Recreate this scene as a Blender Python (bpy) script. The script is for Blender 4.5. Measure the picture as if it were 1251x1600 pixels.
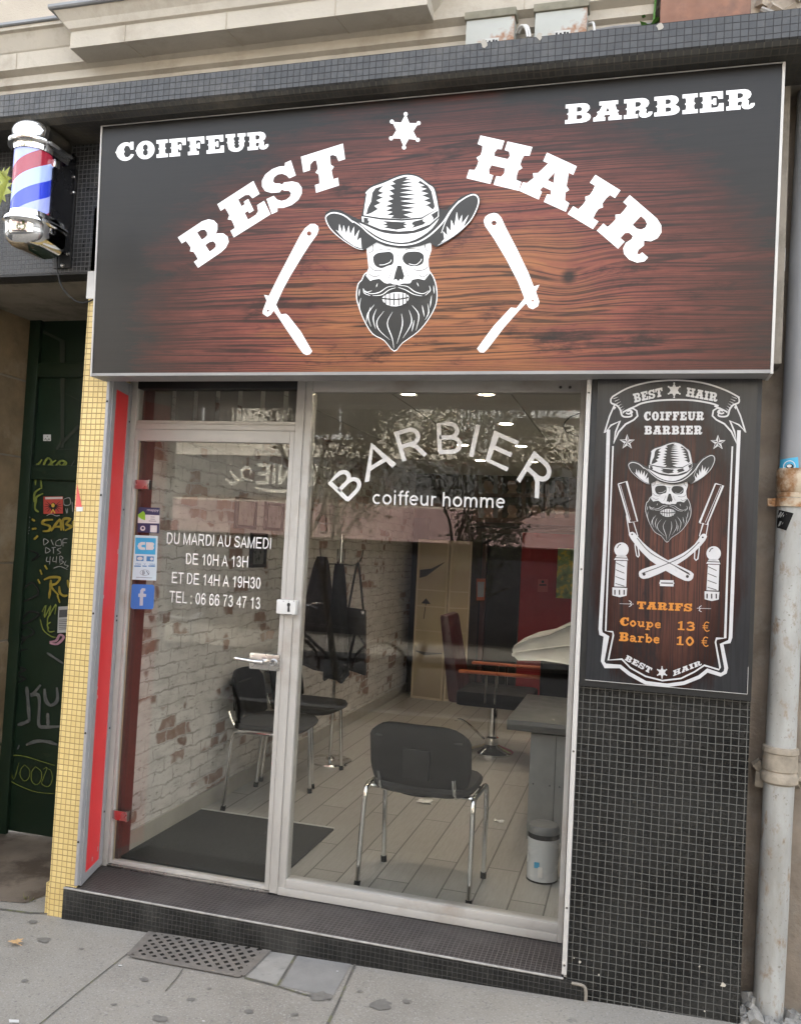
import bpy, bmesh, math, random
from mathutils import Vector, Matrix, Euler
from mathutils.geometry import tessellate_polygon
R = math.radians
rnd = random.Random(7)
sc = bpy.context.scene
C = sc.collection
for o in list(bpy.data.objects): bpy.data.objects.remove(o)

# ------------------------------------------------------------------ camera, world, sun, exposure
CAM_LOC = Vector((0.16204, -3.16518, 1.59865)); CAM_ROT = Euler((1.610842, -0.051314, 0.268791))
FPX = 1336.93
cd = bpy.data.cameras.new('camera'); cam = bpy.data.objects.new('camera', cd); C.objects.link(cam)
cam.location = CAM_LOC; cam.rotation_euler = CAM_ROT
cd.sensor_fit = 'VERTICAL'; cd.sensor_height = 24.0; cd.lens = FPX / 1600 * 24.0
cd.clip_start = 0.05; cd.clip_end = 500
sc.camera = cam
w = bpy.data.worlds.new('World'); sc.world = w; w.use_nodes = True
wn = w.node_tree; bg = wn.nodes['Background']
sky = wn.nodes.new('ShaderNodeTexSky'); sky.sky_type = 'NISHITA'; sky.sun_disc = False
SUN_EL, SUN_AZ = R(42), R(198)          # the sun stands behind the shop: this side of the street is in open shade
sky.sun_elevation = SUN_EL; sky.sun_rotation = R(180) - SUN_AZ
sky.air_density = 1.0; sky.dust_density = 4.0; sky.ozone_density = 1.0
hs = wn.nodes.new('ShaderNodeHueSaturation'); hs.inputs['Saturation'].default_value = 0.30
wn.links.new(sky.outputs[0], hs.inputs['Color']); wn.links.new(hs.outputs[0], bg.inputs['Color'])
bg.inputs['Strength'].default_value = 0.15
sl = bpy.data.lights.new('sun', 'SUN'); sl.energy = 2.0; sl.angle = R(2); sl.color = (1.0, 0.96, 0.90)
so = bpy.data.objects.new('sun', sl); C.objects.link(so); so.location = (-3, 6, 14)
sd = Vector((math.sin(SUN_AZ) * math.cos(SUN_EL), -math.cos(SUN_AZ) * math.cos(SUN_EL), math.sin(SUN_EL)))
so.rotation_euler = sd.to_track_quat('Z', 'Y').to_euler()
sc.view_settings.view_transform = 'Standard'; sc.view_settings.look = 'None'
sc.view_settings.exposure = 3.0; sc.view_settings.gamma = 1.0
sc.render.engine = 'CYCLES'
sc.cycles.max_bounces = 8; sc.cycles.transparent_max_bounces = 12; sc.cycles.use_denoising = True
sc.cycles.sample_clamp_indirect = 4.0

RM = CAM_ROT.to_matrix()
def P(u, v, Y=None, Z=None, X=None):
    d = RM @ Vector(((u - 625.5) / FPX, -(v - 800) / FPX, -1.0)); o = CAM_LOC
    if Y is not None: t = (Y - o.y) / d.y
    elif Z is not None: t = (Z - o.z) / d.z
    else: t = (X - o.x) / d.x
    return o + d * t
def GZ(x): return 0.036 + 0.030 * x           # the pavement rises gently to the right
# ------------------------------------------------------------------ materials
def newmat(name):
    m = bpy.data.materials.new(name); m.use_nodes = True
    nt = m.node_tree; b = nt.nodes['Principled BSDF']
    return m, nt, b
def N(nt, typ, **kw):
    n = nt.nodes.new('ShaderNode' + typ)
    for k, v in kw.items():
        if k in n.inputs.keys() if hasattr(n.inputs, 'keys') else False: n.inputs[k].default_value = v
        else: setattr(n, k, v)
    return n
def L(nt, a, b): nt.links.new(a, b)
def rgba(c): return (c[0], c[1], c[2], 1.0)
def coord(nt, axes='XYZ', src='Object'):
    tc = nt.nodes.new('ShaderNodeTexCoord')
    if axes == 'XYZ': return tc.outputs[src]
    s = nt.nodes.new('ShaderNodeSeparateXYZ'); L(nt, tc.outputs[src], s.inputs[0])
    c = nt.nodes.new('ShaderNodeCombineXYZ')
    L(nt, s.outputs[axes[0]], c.inputs[0]); L(nt, s.outputs[axes[1]], c.inputs[1])
    return c.outputs[0]
def noise(nt, vec, scale, detail=4, rough=.55, sv=None):
    if sv is not None:
        mp = nt.nodes.new('ShaderNodeMapping'); mp.inputs['Scale'].default_value = sv
        L(nt, vec, mp.inputs[0]); vec = mp.outputs[0]
    n = nt.nodes.new('ShaderNodeTexNoise'); n.inputs['Scale'].default_value = scale
    n.inputs['Detail'].default_value = detail; n.inputs['Roughness'].default_value = rough
    L(nt, vec, n.inputs['Vector']); return n.outputs['Fac']
def ramp(nt, fac, stops, interp='LINEAR'):
    r = nt.nodes.new('ShaderNodeValToRGB'); r.color_ramp.interpolation = interp
    e = r.color_ramp.elements
    while len(e) < len(stops): e.new(0.5)
    for i, (p, c) in enumerate(stops):
        e[i].position = p; e[i].color = rgba(c) if not isinstance(c, (int, float)) else (c, c, c, 1)
    L(nt, fac, r.inputs[0]); return r.outputs[0]
def mixc(nt, fac, a, b, mode='MIX'):
    m = nt.nodes.new('ShaderNodeMix'); m.data_type = 'RGBA'; m.blend_type = mode
    for i, x in ((0, fac), (6, a), (7, b)):
        if isinstance(x, (int, float)): m.inputs[i].default_value = x
        elif isinstance(x, tuple): m.inputs[i].default_value = rgba(x)
        else: L(nt, x, m.inputs[i])
    return m.outputs[2]
def mathn(nt, op, a, b=None, clamp=False):
    m = nt.nodes.new('ShaderNodeMath'); m.operation = op; m.use_clamp = clamp
    for i, x in ((0, a), (1, b)):
        if x is None: continue
        if isinstance(x, (int, float)): m.inputs[i].default_value = x
        else: L(nt, x, m.inputs[i])
    return m.outputs[0]
def bump(nt, b, h, strength=.3, dist=.01):
    bn = nt.nodes.new('ShaderNodeBump'); bn.inputs['Strength'].default_value = strength
    bn.inputs['Distance'].default_value = dist; L(nt, h, bn.inputs['Height']); L(nt, bn.outputs[0], b.inputs['Normal'])
def mat(name, col, rough=.5, metal=0., var=.12, vs=6., bmp=0., bs=80., emit=None, es=0., spec=.5, col2=None, c2lo=.55, c2hi=.7, c2s=5.):
    m, nt, b = newmat(name); v = coord(nt)
    n1 = noise(nt, v, vs, 5)
    c = ramp(nt, n1, [(.25, tuple(x * (1 - var) for x in col)), (.75, tuple(min(1, x * (1 + var)) for x in col))])
    if col2 is not None:
        n2 = noise(nt, v, c2s, 8, .65)
        f = ramp(nt, n2, [(c2lo, 0.), (c2hi, 1.)]); c = mixc(nt, f, c, col2)
    L(nt, c, b.inputs['Base Color'])
    rr = ramp(nt, noise(nt, v, vs * 2.3, 3), [(.2, max(0, rough - .1)), (.8, min(1, rough + .1))]); L(nt, rr, b.inputs['Roughness'])
    b.inputs['Metallic'].default_value = metal
    b.inputs['Specular IOR Level'].default_value = spec
    if bmp: bump(nt, b, noise(nt, v, bs, 6), bmp, .004)
    if emit: b.inputs['Emission Color'].default_value = rgba(emit); b.inputs['Emission Strength'].default_value = es
    return m
def tile(name, pitch, grout, c1, c2, cg, axes, rough=.3, spec=.5, off=(0, 0), bmp=.6, dirt=None, dirts=.5, pil=0., pv=None):
    m, nt, b = newmat(name); v = coord(nt, axes)
    mp = nt.nodes.new('ShaderNodeMapping'); mp.inputs['Location'].default_value = (off[0], off[1], 0); L(nt, v, mp.inputs[0])
    wob = nt.nodes.new('ShaderNodeTexNoise'); wob.inputs['Scale'].default_value = 9; L(nt, mp.outputs[0], wob.inputs['Vector'])
    wa = nt.nodes.new('ShaderNodeVectorMath'); wa.operation = 'MULTIPLY_ADD'
    L(nt, wob.outputs['Color'], wa.inputs[0]); wa.inputs[1].default_value = (.0045, .0045, 0); L(nt, mp.outputs[0], wa.inputs[2])
    br = nt.nodes.new('ShaderNodeTexBrick'); br.offset = 0; br.squash = 1; L(nt, wa.outputs[0], br.inputs['Vector'])
    br.inputs['Scale'].default_value = 1; br.inputs['Brick Width'].default_value = pitch; br.inputs['Row Height'].default_value = pv or pitch
    br.inputs['Mortar Size'].default_value = grout; br.inputs['Mortar Smooth'].default_value = .25
    br.inputs['Color1'].default_value = rgba(c1); br.inputs['Color2'].default_value = rgba(c2); br.inputs['Mortar'].default_value = rgba(cg)
    col = br.outputs['Color']
    big = noise(nt, coord(nt), 3.5, 6)
    col = mixc(nt, ramp(nt, big, [(.3, 0.), (.75, .35)]), col, tuple(.5 * (a + g) for a, g in zip(c1, cg)))
    if dirt:
        f = ramp(nt, noise(nt, coord(nt), 2.2, 8, .7), [(.48, 0.), (.72, dirts)]); col = mixc(nt, f, col, dirt)
    L(nt, col, b.inputs['Base Color'])
    r = mixc(nt, br.outputs['Fac'], (rough,) * 3, (.85,) * 3)
    sp = noise(nt, coord(nt), 40, 3)
    r = mixc(nt, ramp(nt, sp, [(.35, 0.), (.7, .35)]), r, (.75,) * 3)
    L(nt, r, b.inputs['Roughness']); b.inputs['Specular IOR Level'].default_value = spec
    inv = mathn(nt, 'SUBTRACT', 1.0, br.outputs['Fac'])
    mm = nt.nodes.new('ShaderNodeMath'); mm.operation = 'MULTIPLY_ADD'; L(nt, noise(nt, coord(nt), 38, 2), mm.inputs[0]); mm.inputs[1].default_value = pil; L(nt, inv, mm.inputs[2])
    bump(nt, b, mm.outputs[0], bmp, .003)
    return m

def sign_mat(name, axes, cx, cz, hx, hz, dark, mid, hot, vertical=False, rough=.32, org=(0, 0)):
    m, nt, b = newmat(name); v0 = coord(nt, axes); ov = nt.nodes.new('ShaderNodeVectorMath'); ov.operation = 'ADD'; L(nt, v0, ov.inputs[0]); ov.inputs[1].default_value = (org[0], org[1], 0); v = ov.outputs[0]
    s = nt.nodes.new('ShaderNodeSeparateXYZ'); L(nt, v, s.inputs[0])
    sv = (9, 1.1, 1) if vertical else (1.1, 9, 1)
    # long fibre streaks, wide bands and ragged dark blotches of a printed plank
    warp = nt.nodes.new('ShaderNodeTexNoise'); warp.inputs['Scale'].default_value = 1.7; warp.inputs['Detail'].default_value = 3; L(nt, v, warp.inputs['Vector'])
    wa = nt.nodes.new('ShaderNodeVectorMath'); wa.operation = 'MULTIPLY_ADD'; L(nt, warp.outputs['Color'], wa.inputs[0]); wa.inputs[1].default_value = (.03, .03, 0); L(nt, v, wa.inputs[2])
    # a knot
    kv = nt.nodes.new('ShaderNodeVectorMath'); kv.operation = 'DISTANCE'; L(nt, v, kv.inputs[0])
    kc = P(888, 432, Y=-.13); kv.inputs[1].default_value = (kc.x, kc.z, 0) if not vertical else (9, 9, 0)
    ke = mathn(nt, 'POWER', 2.718, mathn(nt, 'MULTIPLY', mathn(nt, 'POWER', kv.outputs['Value'], 2.0), -70.0))
    vy = nt.nodes.new('ShaderNodeCombineXYZ'); L(nt, mathn(nt, 'MULTIPLY', ke, .035), vy.inputs[1])
    wb = nt.nodes.new('ShaderNodeVectorMath'); wb.operation = 'ADD'; L(nt, wa.outputs[0], wb.inputs[0]); L(nt, vy.outputs[0], wb.inputs[1])
    vv = wb.outputs[0]
    fib = noise(nt, vv, 11, 7, .62, sv=sv); band = noise(nt, vv, 2.4, 5, .6, sv=sv)
    blot = noise(nt, vv, 3.0, 9, .72, sv=(2.2, .8, 1) if vertical else (.8, 2.2, 1))
    cont = noise(nt, vv, 1.0, 2, .45, sv=(11, .16, 1) if vertical else (.16, 11, 1))
    def rings(k, lo, hi):
        f = mathn(nt, 'ABSOLUTE', mathn(nt, 'SUBTRACT', mathn(nt, 'FRACT', mathn(nt, 'MULTIPLY', cont, k)), .5)); f = mathn(nt, 'ADD', f, mathn(nt, 'MULTIPLY', mathn(nt, 'SUBTRACT', fib, .5), .30))
        return ramp(nt, f, [(lo, 1.), (hi, 0.)])
    g = mathn(nt, 'ADD', mathn(nt, 'MULTIPLY', fib, .4), mathn(nt, 'MULTIPLY', band, .6))
    # printed vignette: orange heart, red brown, then charred dark towards the border
    ex = mathn(nt, 'POWER', mathn(nt, 'ABSOLUTE', mathn(nt, 'DIVIDE', mathn(nt, 'SUBTRACT', s.outputs[0], cx), hx)), 2.0)
    zz = mathn(nt, 'DIVIDE', mathn(nt, 'SUBTRACT', s.outputs[1], cz), hz); ez = mathn(nt, 'POWER', mathn(nt, 'ABSOLUTE', zz) if vertical else mathn(nt, 'MAXIMUM', zz, 0.), 2.0)
    d = mathn(nt, 'ADD', mathn(nt, 'ADD', ex, ez), mathn(nt, 'MULTIPLY', mathn(nt, 'SUBTRACT', blot, .5), 1.0)); d = mathn(nt, 'ADD', d, mathn(nt, 'MULTIPLY', mathn(nt, 'SUBTRACT', g, .5), 1.1))
    br_ = tuple(.30 * x for x in mid); char = tuple(.42 * x + .004 for x in dark)
    col = ramp(nt, d, [(.0, hot), (.34, mid), (.66, tuple(.55 * x for x in mid)), (.95, br_), (1.3 if not vertical else 1.15, dark)]) if False else ramp(nt, mathn(nt, 'MULTIPLY', d, .7), [(.0, hot), (.24, mid), (.46, tuple(.55 * x for x in mid)), (.66, br_), (.86, dark)])
    inn = ramp(nt, mathn(nt, 'MULTIPLY', d, .7), [(.45, 1.), (.95, .45)])
    def ln(f, k): return mathn(nt, 'MULTIPLY', mathn(nt, 'MULTIPLY', f, k), inn)
    col = mixc(nt, ln(rings(18., .04, .20), .8), col, char)
    col = mixc(nt, ln(rings(57., .05, .24), .5), col, char)
    col = mixc(nt, ln(ramp(nt, blot, [(.56, 0.), (.66, 1.)]), .8), col, char)
    col = mixc(nt, ramp(nt, kv.outputs['Value'], [(.012, .9), (.035, 0.)]) if not vertical else 0.0, col, char)
    L(nt, col, b.inputs['Base Color']); b.inputs['Roughness'].default_value = rough
    b.inputs['Specular IOR Level'].default_value = .3
    bump(nt, b, fib, .06, .002)
    return m

def glass_mat(name, tint=(.90, .92, .90), r0=.05):
    m = bpy.data.materials.new(name); m.use_nodes = True; nt = m.node_tree
    nt.nodes.remove(nt.nodes['Principled BSDF']); out = nt.nodes['Material Output']
    lw = nt.nodes.new('ShaderNodeLayerWeight')
    f5 = mathn(nt, 'POWER', lw.outputs['Facing'], 5.0)
    f = mathn(nt, 'MULTIPLY_ADD', f5, 1 - r0); nt.nodes[-1].inputs[2].default_value = r0
    t = nt.nodes.new('ShaderNodeBsdfTransparent'); t.inputs[0].default_value = rgba(tint)
    g = nt.nodes.new('ShaderNodeBsdfGlossy'); g.inputs['Roughness'].default_value = 0.004
    mx = nt.nodes.new('ShaderNodeMixShader'); L(nt, f, mx.inputs[0]); L(nt, t.outputs[0], mx.inputs[1]); L(nt, g.outputs[0], mx.inputs[2])
    L(nt, mx.outputs[0], out.inputs['Surface']); return m
def emit_mat(name, col, s):
    m, nt, b = newmat(name); b.inputs['Base Color'].default_value = rgba(col)
    b.inputs['Emission Color'].default_value = rgba(col); b.inputs['Emission Strength'].default_value = s
    return m

# ------------------------------------------------------------------ mesh builder
WL = {}
def tag(o, label=None, cat=None, group=None, kind=None):
    if label: o['label'] = label
    if cat: o['category'] = cat
    if group: o['group'] = group
    if kind: o['kind'] = kind
    return o
def empty(name, loc, label, cat, group=None):
    o = bpy.data.objects.new(name, None); C.objects.link(o); o.location = loc; o.empty_display_size = .1
    WL[o.name] = Vector(loc); return tag(o, label, cat, group)
class MB:
    def __init__(s): s.v = []; s.f = []; s.m = []; s.mi = 0
    def face(s, pts):
        k = len(s.v); s.v += [Vector(p) for p in pts]; s.f.append(tuple(range(k, k + len(pts)))); s.m.append(s.mi); return s
    def box(s, x0, x1, y0, y1, z0, z1):
        return s.hexa([(x0, y0, z0), (x1, y0, z0), (x1, y1, z0), (x0, y1, z0), (x0, y0, z1), (x1, y0, z1), (x1, y1, z1), (x0, y1, z1)])
    def hexa(s, p):
        k = len(s.v); s.v += [Vector(q) for q in p]
        for f in ((3, 2, 1, 0), (4, 5, 6, 7), (0, 1, 5, 4), (1, 2, 6, 5), (2, 3, 7, 6), (3, 0, 4, 7)):
            s.f.append(tuple(k + i for i in f)); s.m.append(s.mi)
        return s
    def obox(s, c, size, rot=None):
        M = (rot if rot is not None else Matrix.Identity(3)); c = Vector(c); a, b, d = (x / 2 for x in size)
        q = [(-a, -b, -d), (a, -b, -d), (a, b, -d), (-a, b, -d), (-a, -b, d), (a, -b, d), (a, b, d), (-a, b, d)]
        return s.hexa([c + M @ Vector(p) for p in q])
    def tube(s, pts, r, n=10, closed=False):
        pts = [Vector(p) for p in pts]; k0 = len(s.v); cnt = len(pts); up = None
        for i, p in enumerate(pts):
            a = pts[i - 1] if (i or closed) else pts[0]; b = pts[(i + 1) % cnt] if (i < cnt - 1 or closed) else pts[-1]
            t = (b - a).normalized() if (b - a).length > 1e-9 else Vector((0, 0, 1))
            if up is None: up = Vector((0, 0, 1)) if abs(t.z) < .9 else Vector((1, 0, 0))
            x = t.cross(up).normalized(); up = x.cross(t).normalized()
            rr = r[i] if isinstance(r, (list, tuple)) else r
            for j in range(n):
                q = 2 * math.pi * j / n; s.v.append(p + (x * math.cos(q) + up * math.sin(q)) * rr)
        for i in range(cnt if closed else cnt - 1):
            for j in range(n):
                a = k0 + i * n + j; b = k0 + i * n + (j + 1) % n; c = k0 + ((i + 1) % cnt) * n + (j + 1) % n; d = k0 + ((i + 1) % cnt) * n + j
                s.f.append((a, b, c, d)); s.m.append(s.mi)
        if not closed:
            s.f.append(tuple(k0 + j for j in range(n))[::-1]); s.m.append(s.mi)
            s.f.append(tuple(k0 + (cnt - 1) * n + j for j in range(n))); s.m.append(s.mi)
        return s
    def lathe(s, prof, c, n=28, M=None, a0=0, a1=None):
        c = Vector(c); M = M if M is not None else Matrix.Identity(3); k0 = len(s.v); full = a1 is None; a1 = a0 + 2 * math.pi if full else a1
        cols = n if full else n + 1
        for r, z in prof:
            for j in range(cols):
                q = a0 + (a1 - a0) * j / n; s.v.append(c + M @ Vector((r * math.cos(q), r * math.sin(q), z)))
        for i in range(len(prof) - 1):
            for j in range(n):
                a = k0 + i * cols + j; b = k0 + i * cols + (j + 1) % cols
                s.f.append((a, b, b + cols, a + cols)); s.m.append(s.mi)
        if full:
            if prof[0][0] > 1e-5: s.f.append(tuple(k0 + j for j in range(n))[::-1]); s.m.append(s.mi)
            if prof[-1][0] > 1e-5: s.f.append(tuple(k0 + (len(prof) - 1) * cols + j for j in range(n))); s.m.append(s.mi)
        return s
    def poly(s, c, fn, lift=0., holes=()):
        loops = [list(c)] + [list(h) for h in holes]
        tri = tessellate_polygon([[Vector((x, y, 0)) for x, y in lp] for lp in loops])
        flat = [p for lp in loops for p in lp]; k = len(s.v); s.v += [Vector(fn(x, y, lift)) for x, y in flat]
        for t in tri: s.f.append(tuple(k + i for i in t)); s.m.append(s.mi)
        return s
    def stroke(s, pts, w, fn, lift=0., closed=False, sm=0):
        if sm: pts = smooth(pts, sm, closed)
        n = len(pts); Lf = []; Rt = []
        for i, p in enumerate(pts):
            a = pts[i - 1] if (i or closed) else p; b = pts[(i + 1) % n] if (i < n - 1 or closed) else p
            dx, dy = b[0] - a[0], b[1] - a[1]; l = math.hypot(dx, dy) or 1; nx, ny = -dy / l, dx / l
            e1 = (p[0] - a[0], p[1] - a[1]); l1 = math.hypot(*e1)
            if l1 > 1e-9:                                          # mitred corners
                cs = abs((-e1[1] * nx + e1[0] * ny) / l1); mt = 1 / max(cs, .62); nx *= mt; ny *= mt
            if isinstance(w, (list, tuple)):
                t = i / max(1, n - 1) * (len(w) - 1); q = min(int(t), len(w) - 2); ww = w[q] + (w[q + 1] - w[q]) * (t - q)
            else: ww = w
            Lf.append((p[0] + nx * ww / 2, p[1] + ny * ww / 2)); Rt.append((p[0] - nx * ww / 2, p[1] - ny * ww / 2))
        k = len(s.v); s.v += [Vector(fn(x, y, lift)) for x, y in Lf + Rt]
        for i in range(n if closed else n - 1):
            j = (i + 1) % n; s.f.append((k + i, k + j, k + n + j, k + n + i)); s.m.append(s.mi)
        return s
    def prism(s, prof, a, b, fn):
        """profile (list of 2-D points) swept from a to b; fn(p, t) -> 3-D"""
        n = len(prof); k = len(s.v); s.v += [Vector(fn(p, a)) for p in prof] + [Vector(fn(p, b)) for p in prof]
        for i in range(n):
            j = (i + 1) % n; s.f.append((k + i, k + j, k + n + j, k + n + i)); s.m.append(s.mi)
        for base, t in ((k, a), (k + n, b)):
            for tr in tessellate_polygon([[Vector((p[0], p[1], 0)) for p in prof]]): s.f.append(tuple(base + i for i in tr)); s.m.append(s.mi)
        return s
    def build(s, name, mats, parent=None, smooth=False, bevel=0., label=None, cat=None, group=None, kind=None, origin=None):
        me = bpy.data.meshes.new(name)
        base = WL[parent.name] if parent is not None else (Vector(origin) if origin is not None else Vector((0, 0, 0)))
        me.from_pydata([tuple(v - base) for v in s.v], [], s.f); me.update()
        for m in (mats if isinstance(mats, (list, tuple)) else [mats]): me.materials.append(m)
        me.polygons.foreach_set('material_index', s.m)
        if bevel:
            bm = bmesh.new(); bm.from_mesh(me); bmesh.ops.remove_doubles(bm, verts=bm.verts, dist=1e-5)
            es = [e for e in bm.edges if len(e.link_faces) == 2 and e.calc_face_angle(0) > R(40)]
            bmesh.ops.bevel(bm, geom=es, offset=bevel, segments=2, profile=.6, affect='EDGES', clamp_overlap=True)
            bmesh.ops.recalc_face_normals(bm, faces=bm.faces); bm.to_mesh(me); bm.free()
        if smooth or bevel:
            me.polygons.foreach_set('use_smooth', [True] * len(me.polygons)); me.set_sharp_from_angle(angle=R(38))
        o = bpy.data.objects.new(name, me); C.objects.link(o)
        if parent is not None: o.parent = parent
        elif origin is not None: o.location = origin
        WL[o.name] = base; tag(o, label, cat, group, kind); return o
def smooth(pts, n=4, closed=False):
    out = []; m = len(pts); rng = range(m if closed else m - 1)
    for i in rng:
        p0 = pts[(i - 1) % m] if (closed or i) else pts[0]; p1 = pts[i]; p2 = pts[(i + 1) % m]; p3 = pts[(i + 2) % m] if (closed or i < m - 2) else pts[-1]
        for k in range(n):
            t = k / n; t2 = t * t; t3 = t2 * t
            out.append(tuple(.5 * (2 * b + (c - a) * t + (2 * a - 5 * b + 4 * c - d) * t2 + (3 * b - a - 3 * c + d) * t3) for a, b, c, d in zip(p0, p1, p2, p3)))
    if not closed: out.append(tuple(pts[-1]))
    return out
def circ(x, y, r, n=20, ry=None): return [(x + r * math.cos(2 * math.pi * i / n), y + (ry or r) * math.sin(2 * math.pi * i / n)) for i in range(n)]

# ------------------------------------------------------------------ lettering
def arcp(cx, cy, rx, ry, a, b, n=10): return [(cx + rx * math.cos(R(a + (b - a) * i / n)), cy + ry * math.sin(R(a + (b - a) * i / n))) for i in range(n + 1)]
SLAB = {
 'I': (.54, [[(0,0),(.54,0),(.54,.2),(.43,.2),(.41,.32),(.41,.43),(.46,.5),(.41,.57),(.41,.68),(.43,.8),(.54,.8),(.54,1),(0,1),(0,.8),(.11,.8),(.13,.68),(.13,.57),(.08,.5),(.13,.43),(.13,.32),(.11,.2),(0,.2)]]),
 'B': (.92, [[(0,0),(.6,0),(.74,.03),(.86,.12),(.9,.26),(.86,.4),(.75,.49),(.72,.5),(.8,.58),(.86,.7),(.84,.84),(.76,.95),(.62,1),(0,1),(0,.8),(.1,.8),(.11,.68),(.11,.57),(.05,.5),(.11,.43),(.11,.32),(.1,.2),(0,.2)], [(.4,.19),(.4,.41),(.51,.41),(.59,.37),(.6,.27),(.57,.21),(.5,.19)], [(.4,.58),(.4,.82),(.5,.82),(.57,.77),(.58,.67),(.55,.6),(.48,.58)]]),
 'E': (.86, [[(0,0),(.84,0),(.84,.4),(.68,.4),(.65,.25),(.58,.2),(.4,.2),(.4,.4),(.47,.4),(.48,.33),(.58,.33),(.58,.67),(.48,.67),(.47,.6),(.4,.6),(.4,.8),(.56,.8),(.63,.75),(.66,.62),(.82,.62),(.82,1),(0,1),(0,.8),(.1,.8),(.11,.68),(.11,.57),(.05,.5),(.11,.43),(.11,.32),(.1,.2),(0,.2)]]),
 'F': (.82, [[(0,0),(.52,0),(.52,.2),(.42,.2),(.4,.4),(.47,.4),(.48,.33),(.58,.33),(.58,.67),(.48,.67),(.47,.6),(.4,.6),(.4,.8),(.54,.8),(.61,.75),(.64,.6),(.8,.6),(.8,1),(0,1),(0,.8),(.1,.8),(.11,.68),(.11,.57),(.05,.5),(.11,.43),(.11,.32),(.1,.2),(0,.2)]]),
 'T': (.9, [[(.2,0),(.7,0),(.7,.2),(.6,.2),(.59,.36),(.59,.43),(.65,.5),(.59,.57),(.59,.66),(.6,.8),(.66,.8),(.73,.74),(.76,.6),(.9,.6),(.9,1),(0,1),(0,.6),(.14,.6),(.17,.74),(.24,.8),(.3,.8),(.31,.66),(.31,.57),(.25,.5),(.31,.43),(.31,.36),(.3,.2),(.2,.2)]]),
 'H': (1.04, [[(0,0),(.47,0),(.47,.2),(.39,.21),(.36,.3),(.38,.41),(.64,.41),(.66,.3),(.62,.21),(.53,.2),(.53,0),(1.02,0),(1.02,.2),(.92,.22),(.9,.32),(.9,.43),(.96,.5),(.9,.57),(.9,.68),(.92,.78),(1.02,.8),(1.02,1),(.53,1),(.53,.8),(.62,.79),(.66,.7),(.64,.62),(.38,.62),(.36,.7),(.39,.79),(.47,.8),(.47,1),(0,1),(0,.8),(.1,.78),(.12,.68),(.12,.57),(.06,.5),(.12,.43),(.12,.32),(.1,.22),(0,.2)]]),
 'A': (1.0, [[(0,0),(.42,0),(.42,.18),(.37,.2),(.4,.29),(.57,.29),(.6,.2),(.53,.18),(.53,0),(1,0),(1,.2),(.9,.22),(.85,.38),(.90,.46),(.82,.52),(.80,.62),(.76,.8),(.86,.8),(.86,1),(.2,1),(.2,.8),(.31,.8),(.24,.62),(.20,.52),(.11,.47),(.16,.38),(.08,.22),(0,.2)], [(.43,.46),(.56,.46),(.5,.68)]]),
 'R': (1.0, [[(0,0),(.5,0),(.5,.2),(.4,.2),(.4,.34),(.45,.4),(.54,.4),(.56,.33),(.53,.2),(.56,.08),(.64,0),(.78,-.02),(.92,.04),(1,.16),(1,.27),(.86,.27),(.85,.2),(.81,.18),(.78,.26),(.8,.4),(.74,.48),(.84,.56),(.89,.7),(.87,.84),(.78,.95),(.64,1),(0,1),(0,.8),(.1,.8),(.11,.68),(.11,.57),(.05,.5),(.11,.43),(.11,.32),(.1,.2),(0,.2)], [(.4,.57),(.4,.82),(.5,.82),(.58,.78),(.6,.7),(.57,.61),(.5,.57)]]),
 'S': (.84, [[(.0,-.02),(.14,-.02),(.17,.06),(.3,0),(.5,-.02),(.68,.03),(.8,.14),(.84,.28),(.8,.42),(.68,.52),(.5,.58),(.44,.55),(.4,.6),(.3,.65),(.27,.72),(.32,.8),(.42,.83),(.52,.8),(.6,.72),(.64,.62),(.8,.62),(.8,1.02),(.66,1.02),(.63,.95),(.5,1.0),(.34,1.01),(.16,.96),(.04,.85),(.0,.72),(.03,.58),(.15,.47),(.33,.4),(.4,.44),(.44,.39),(.54,.34),(.57,.26),(.52,.19),(.42,.16),(.31,.18),(.22,.26),(.18,.38),(0,.38)]]),
 'C': (.86, [arcp(.44,.5,.44,.52,318,270,5)+arcp(.44,.5,.44,.52,270,190,8)+[(-.05,.5)]+arcp(.44,.5,.44,.52,170,70,10)+[(.64,.93),(.66,1.02),(.82,1.02),(.82,.58),(.68,.58),(.62,.76)]+[(.52,.83),(.42,.8),(.35,.62),(.4,.5),(.35,.38),(.42,.2),(.54,.17),(.64,.24),(.7,.34),(.84,.3)]]),
 'O': (.92, [arcp(.46,.5,.44,.52,-80,80,12)+arcp(.46,.5,.44,.52,100,172,6)+[(-.02,.5)]+arcp(.46,.5,.44,.52,188,260,6), [(.46,.17),(.35,.26),(.34,.42),(.4,.5),(.34,.58),(.35,.74),(.46,.83),(.57,.74),(.58,.58),(.52,.5),(.58,.42),(.57,.26)]]),
 'U': (.96, [[(0,1),(.46,1),(.46,.82),(.38,.8),(.38,.66),(.43,.58),(.38,.5),(.43,.42),(.39,.34),(.44,.2),(.53,.17),(.62,.22),(.65,.34),(.6,.42),(.65,.5),(.6,.58),(.65,.66),(.65,.8),(.57,.82),(.57,1),(.96,1),(.96,.82),(.88,.8),(.88,.62),(.93,.54),(.87,.46),(.86,.28),(.78,.1),(.62,-.01),(.44,-.02),(.26,.03),(.14,.14),(.1,.3),(.09,.46),(.04,.54),(.09,.62),(.09,.8),(0,.82)]]),
}
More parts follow.
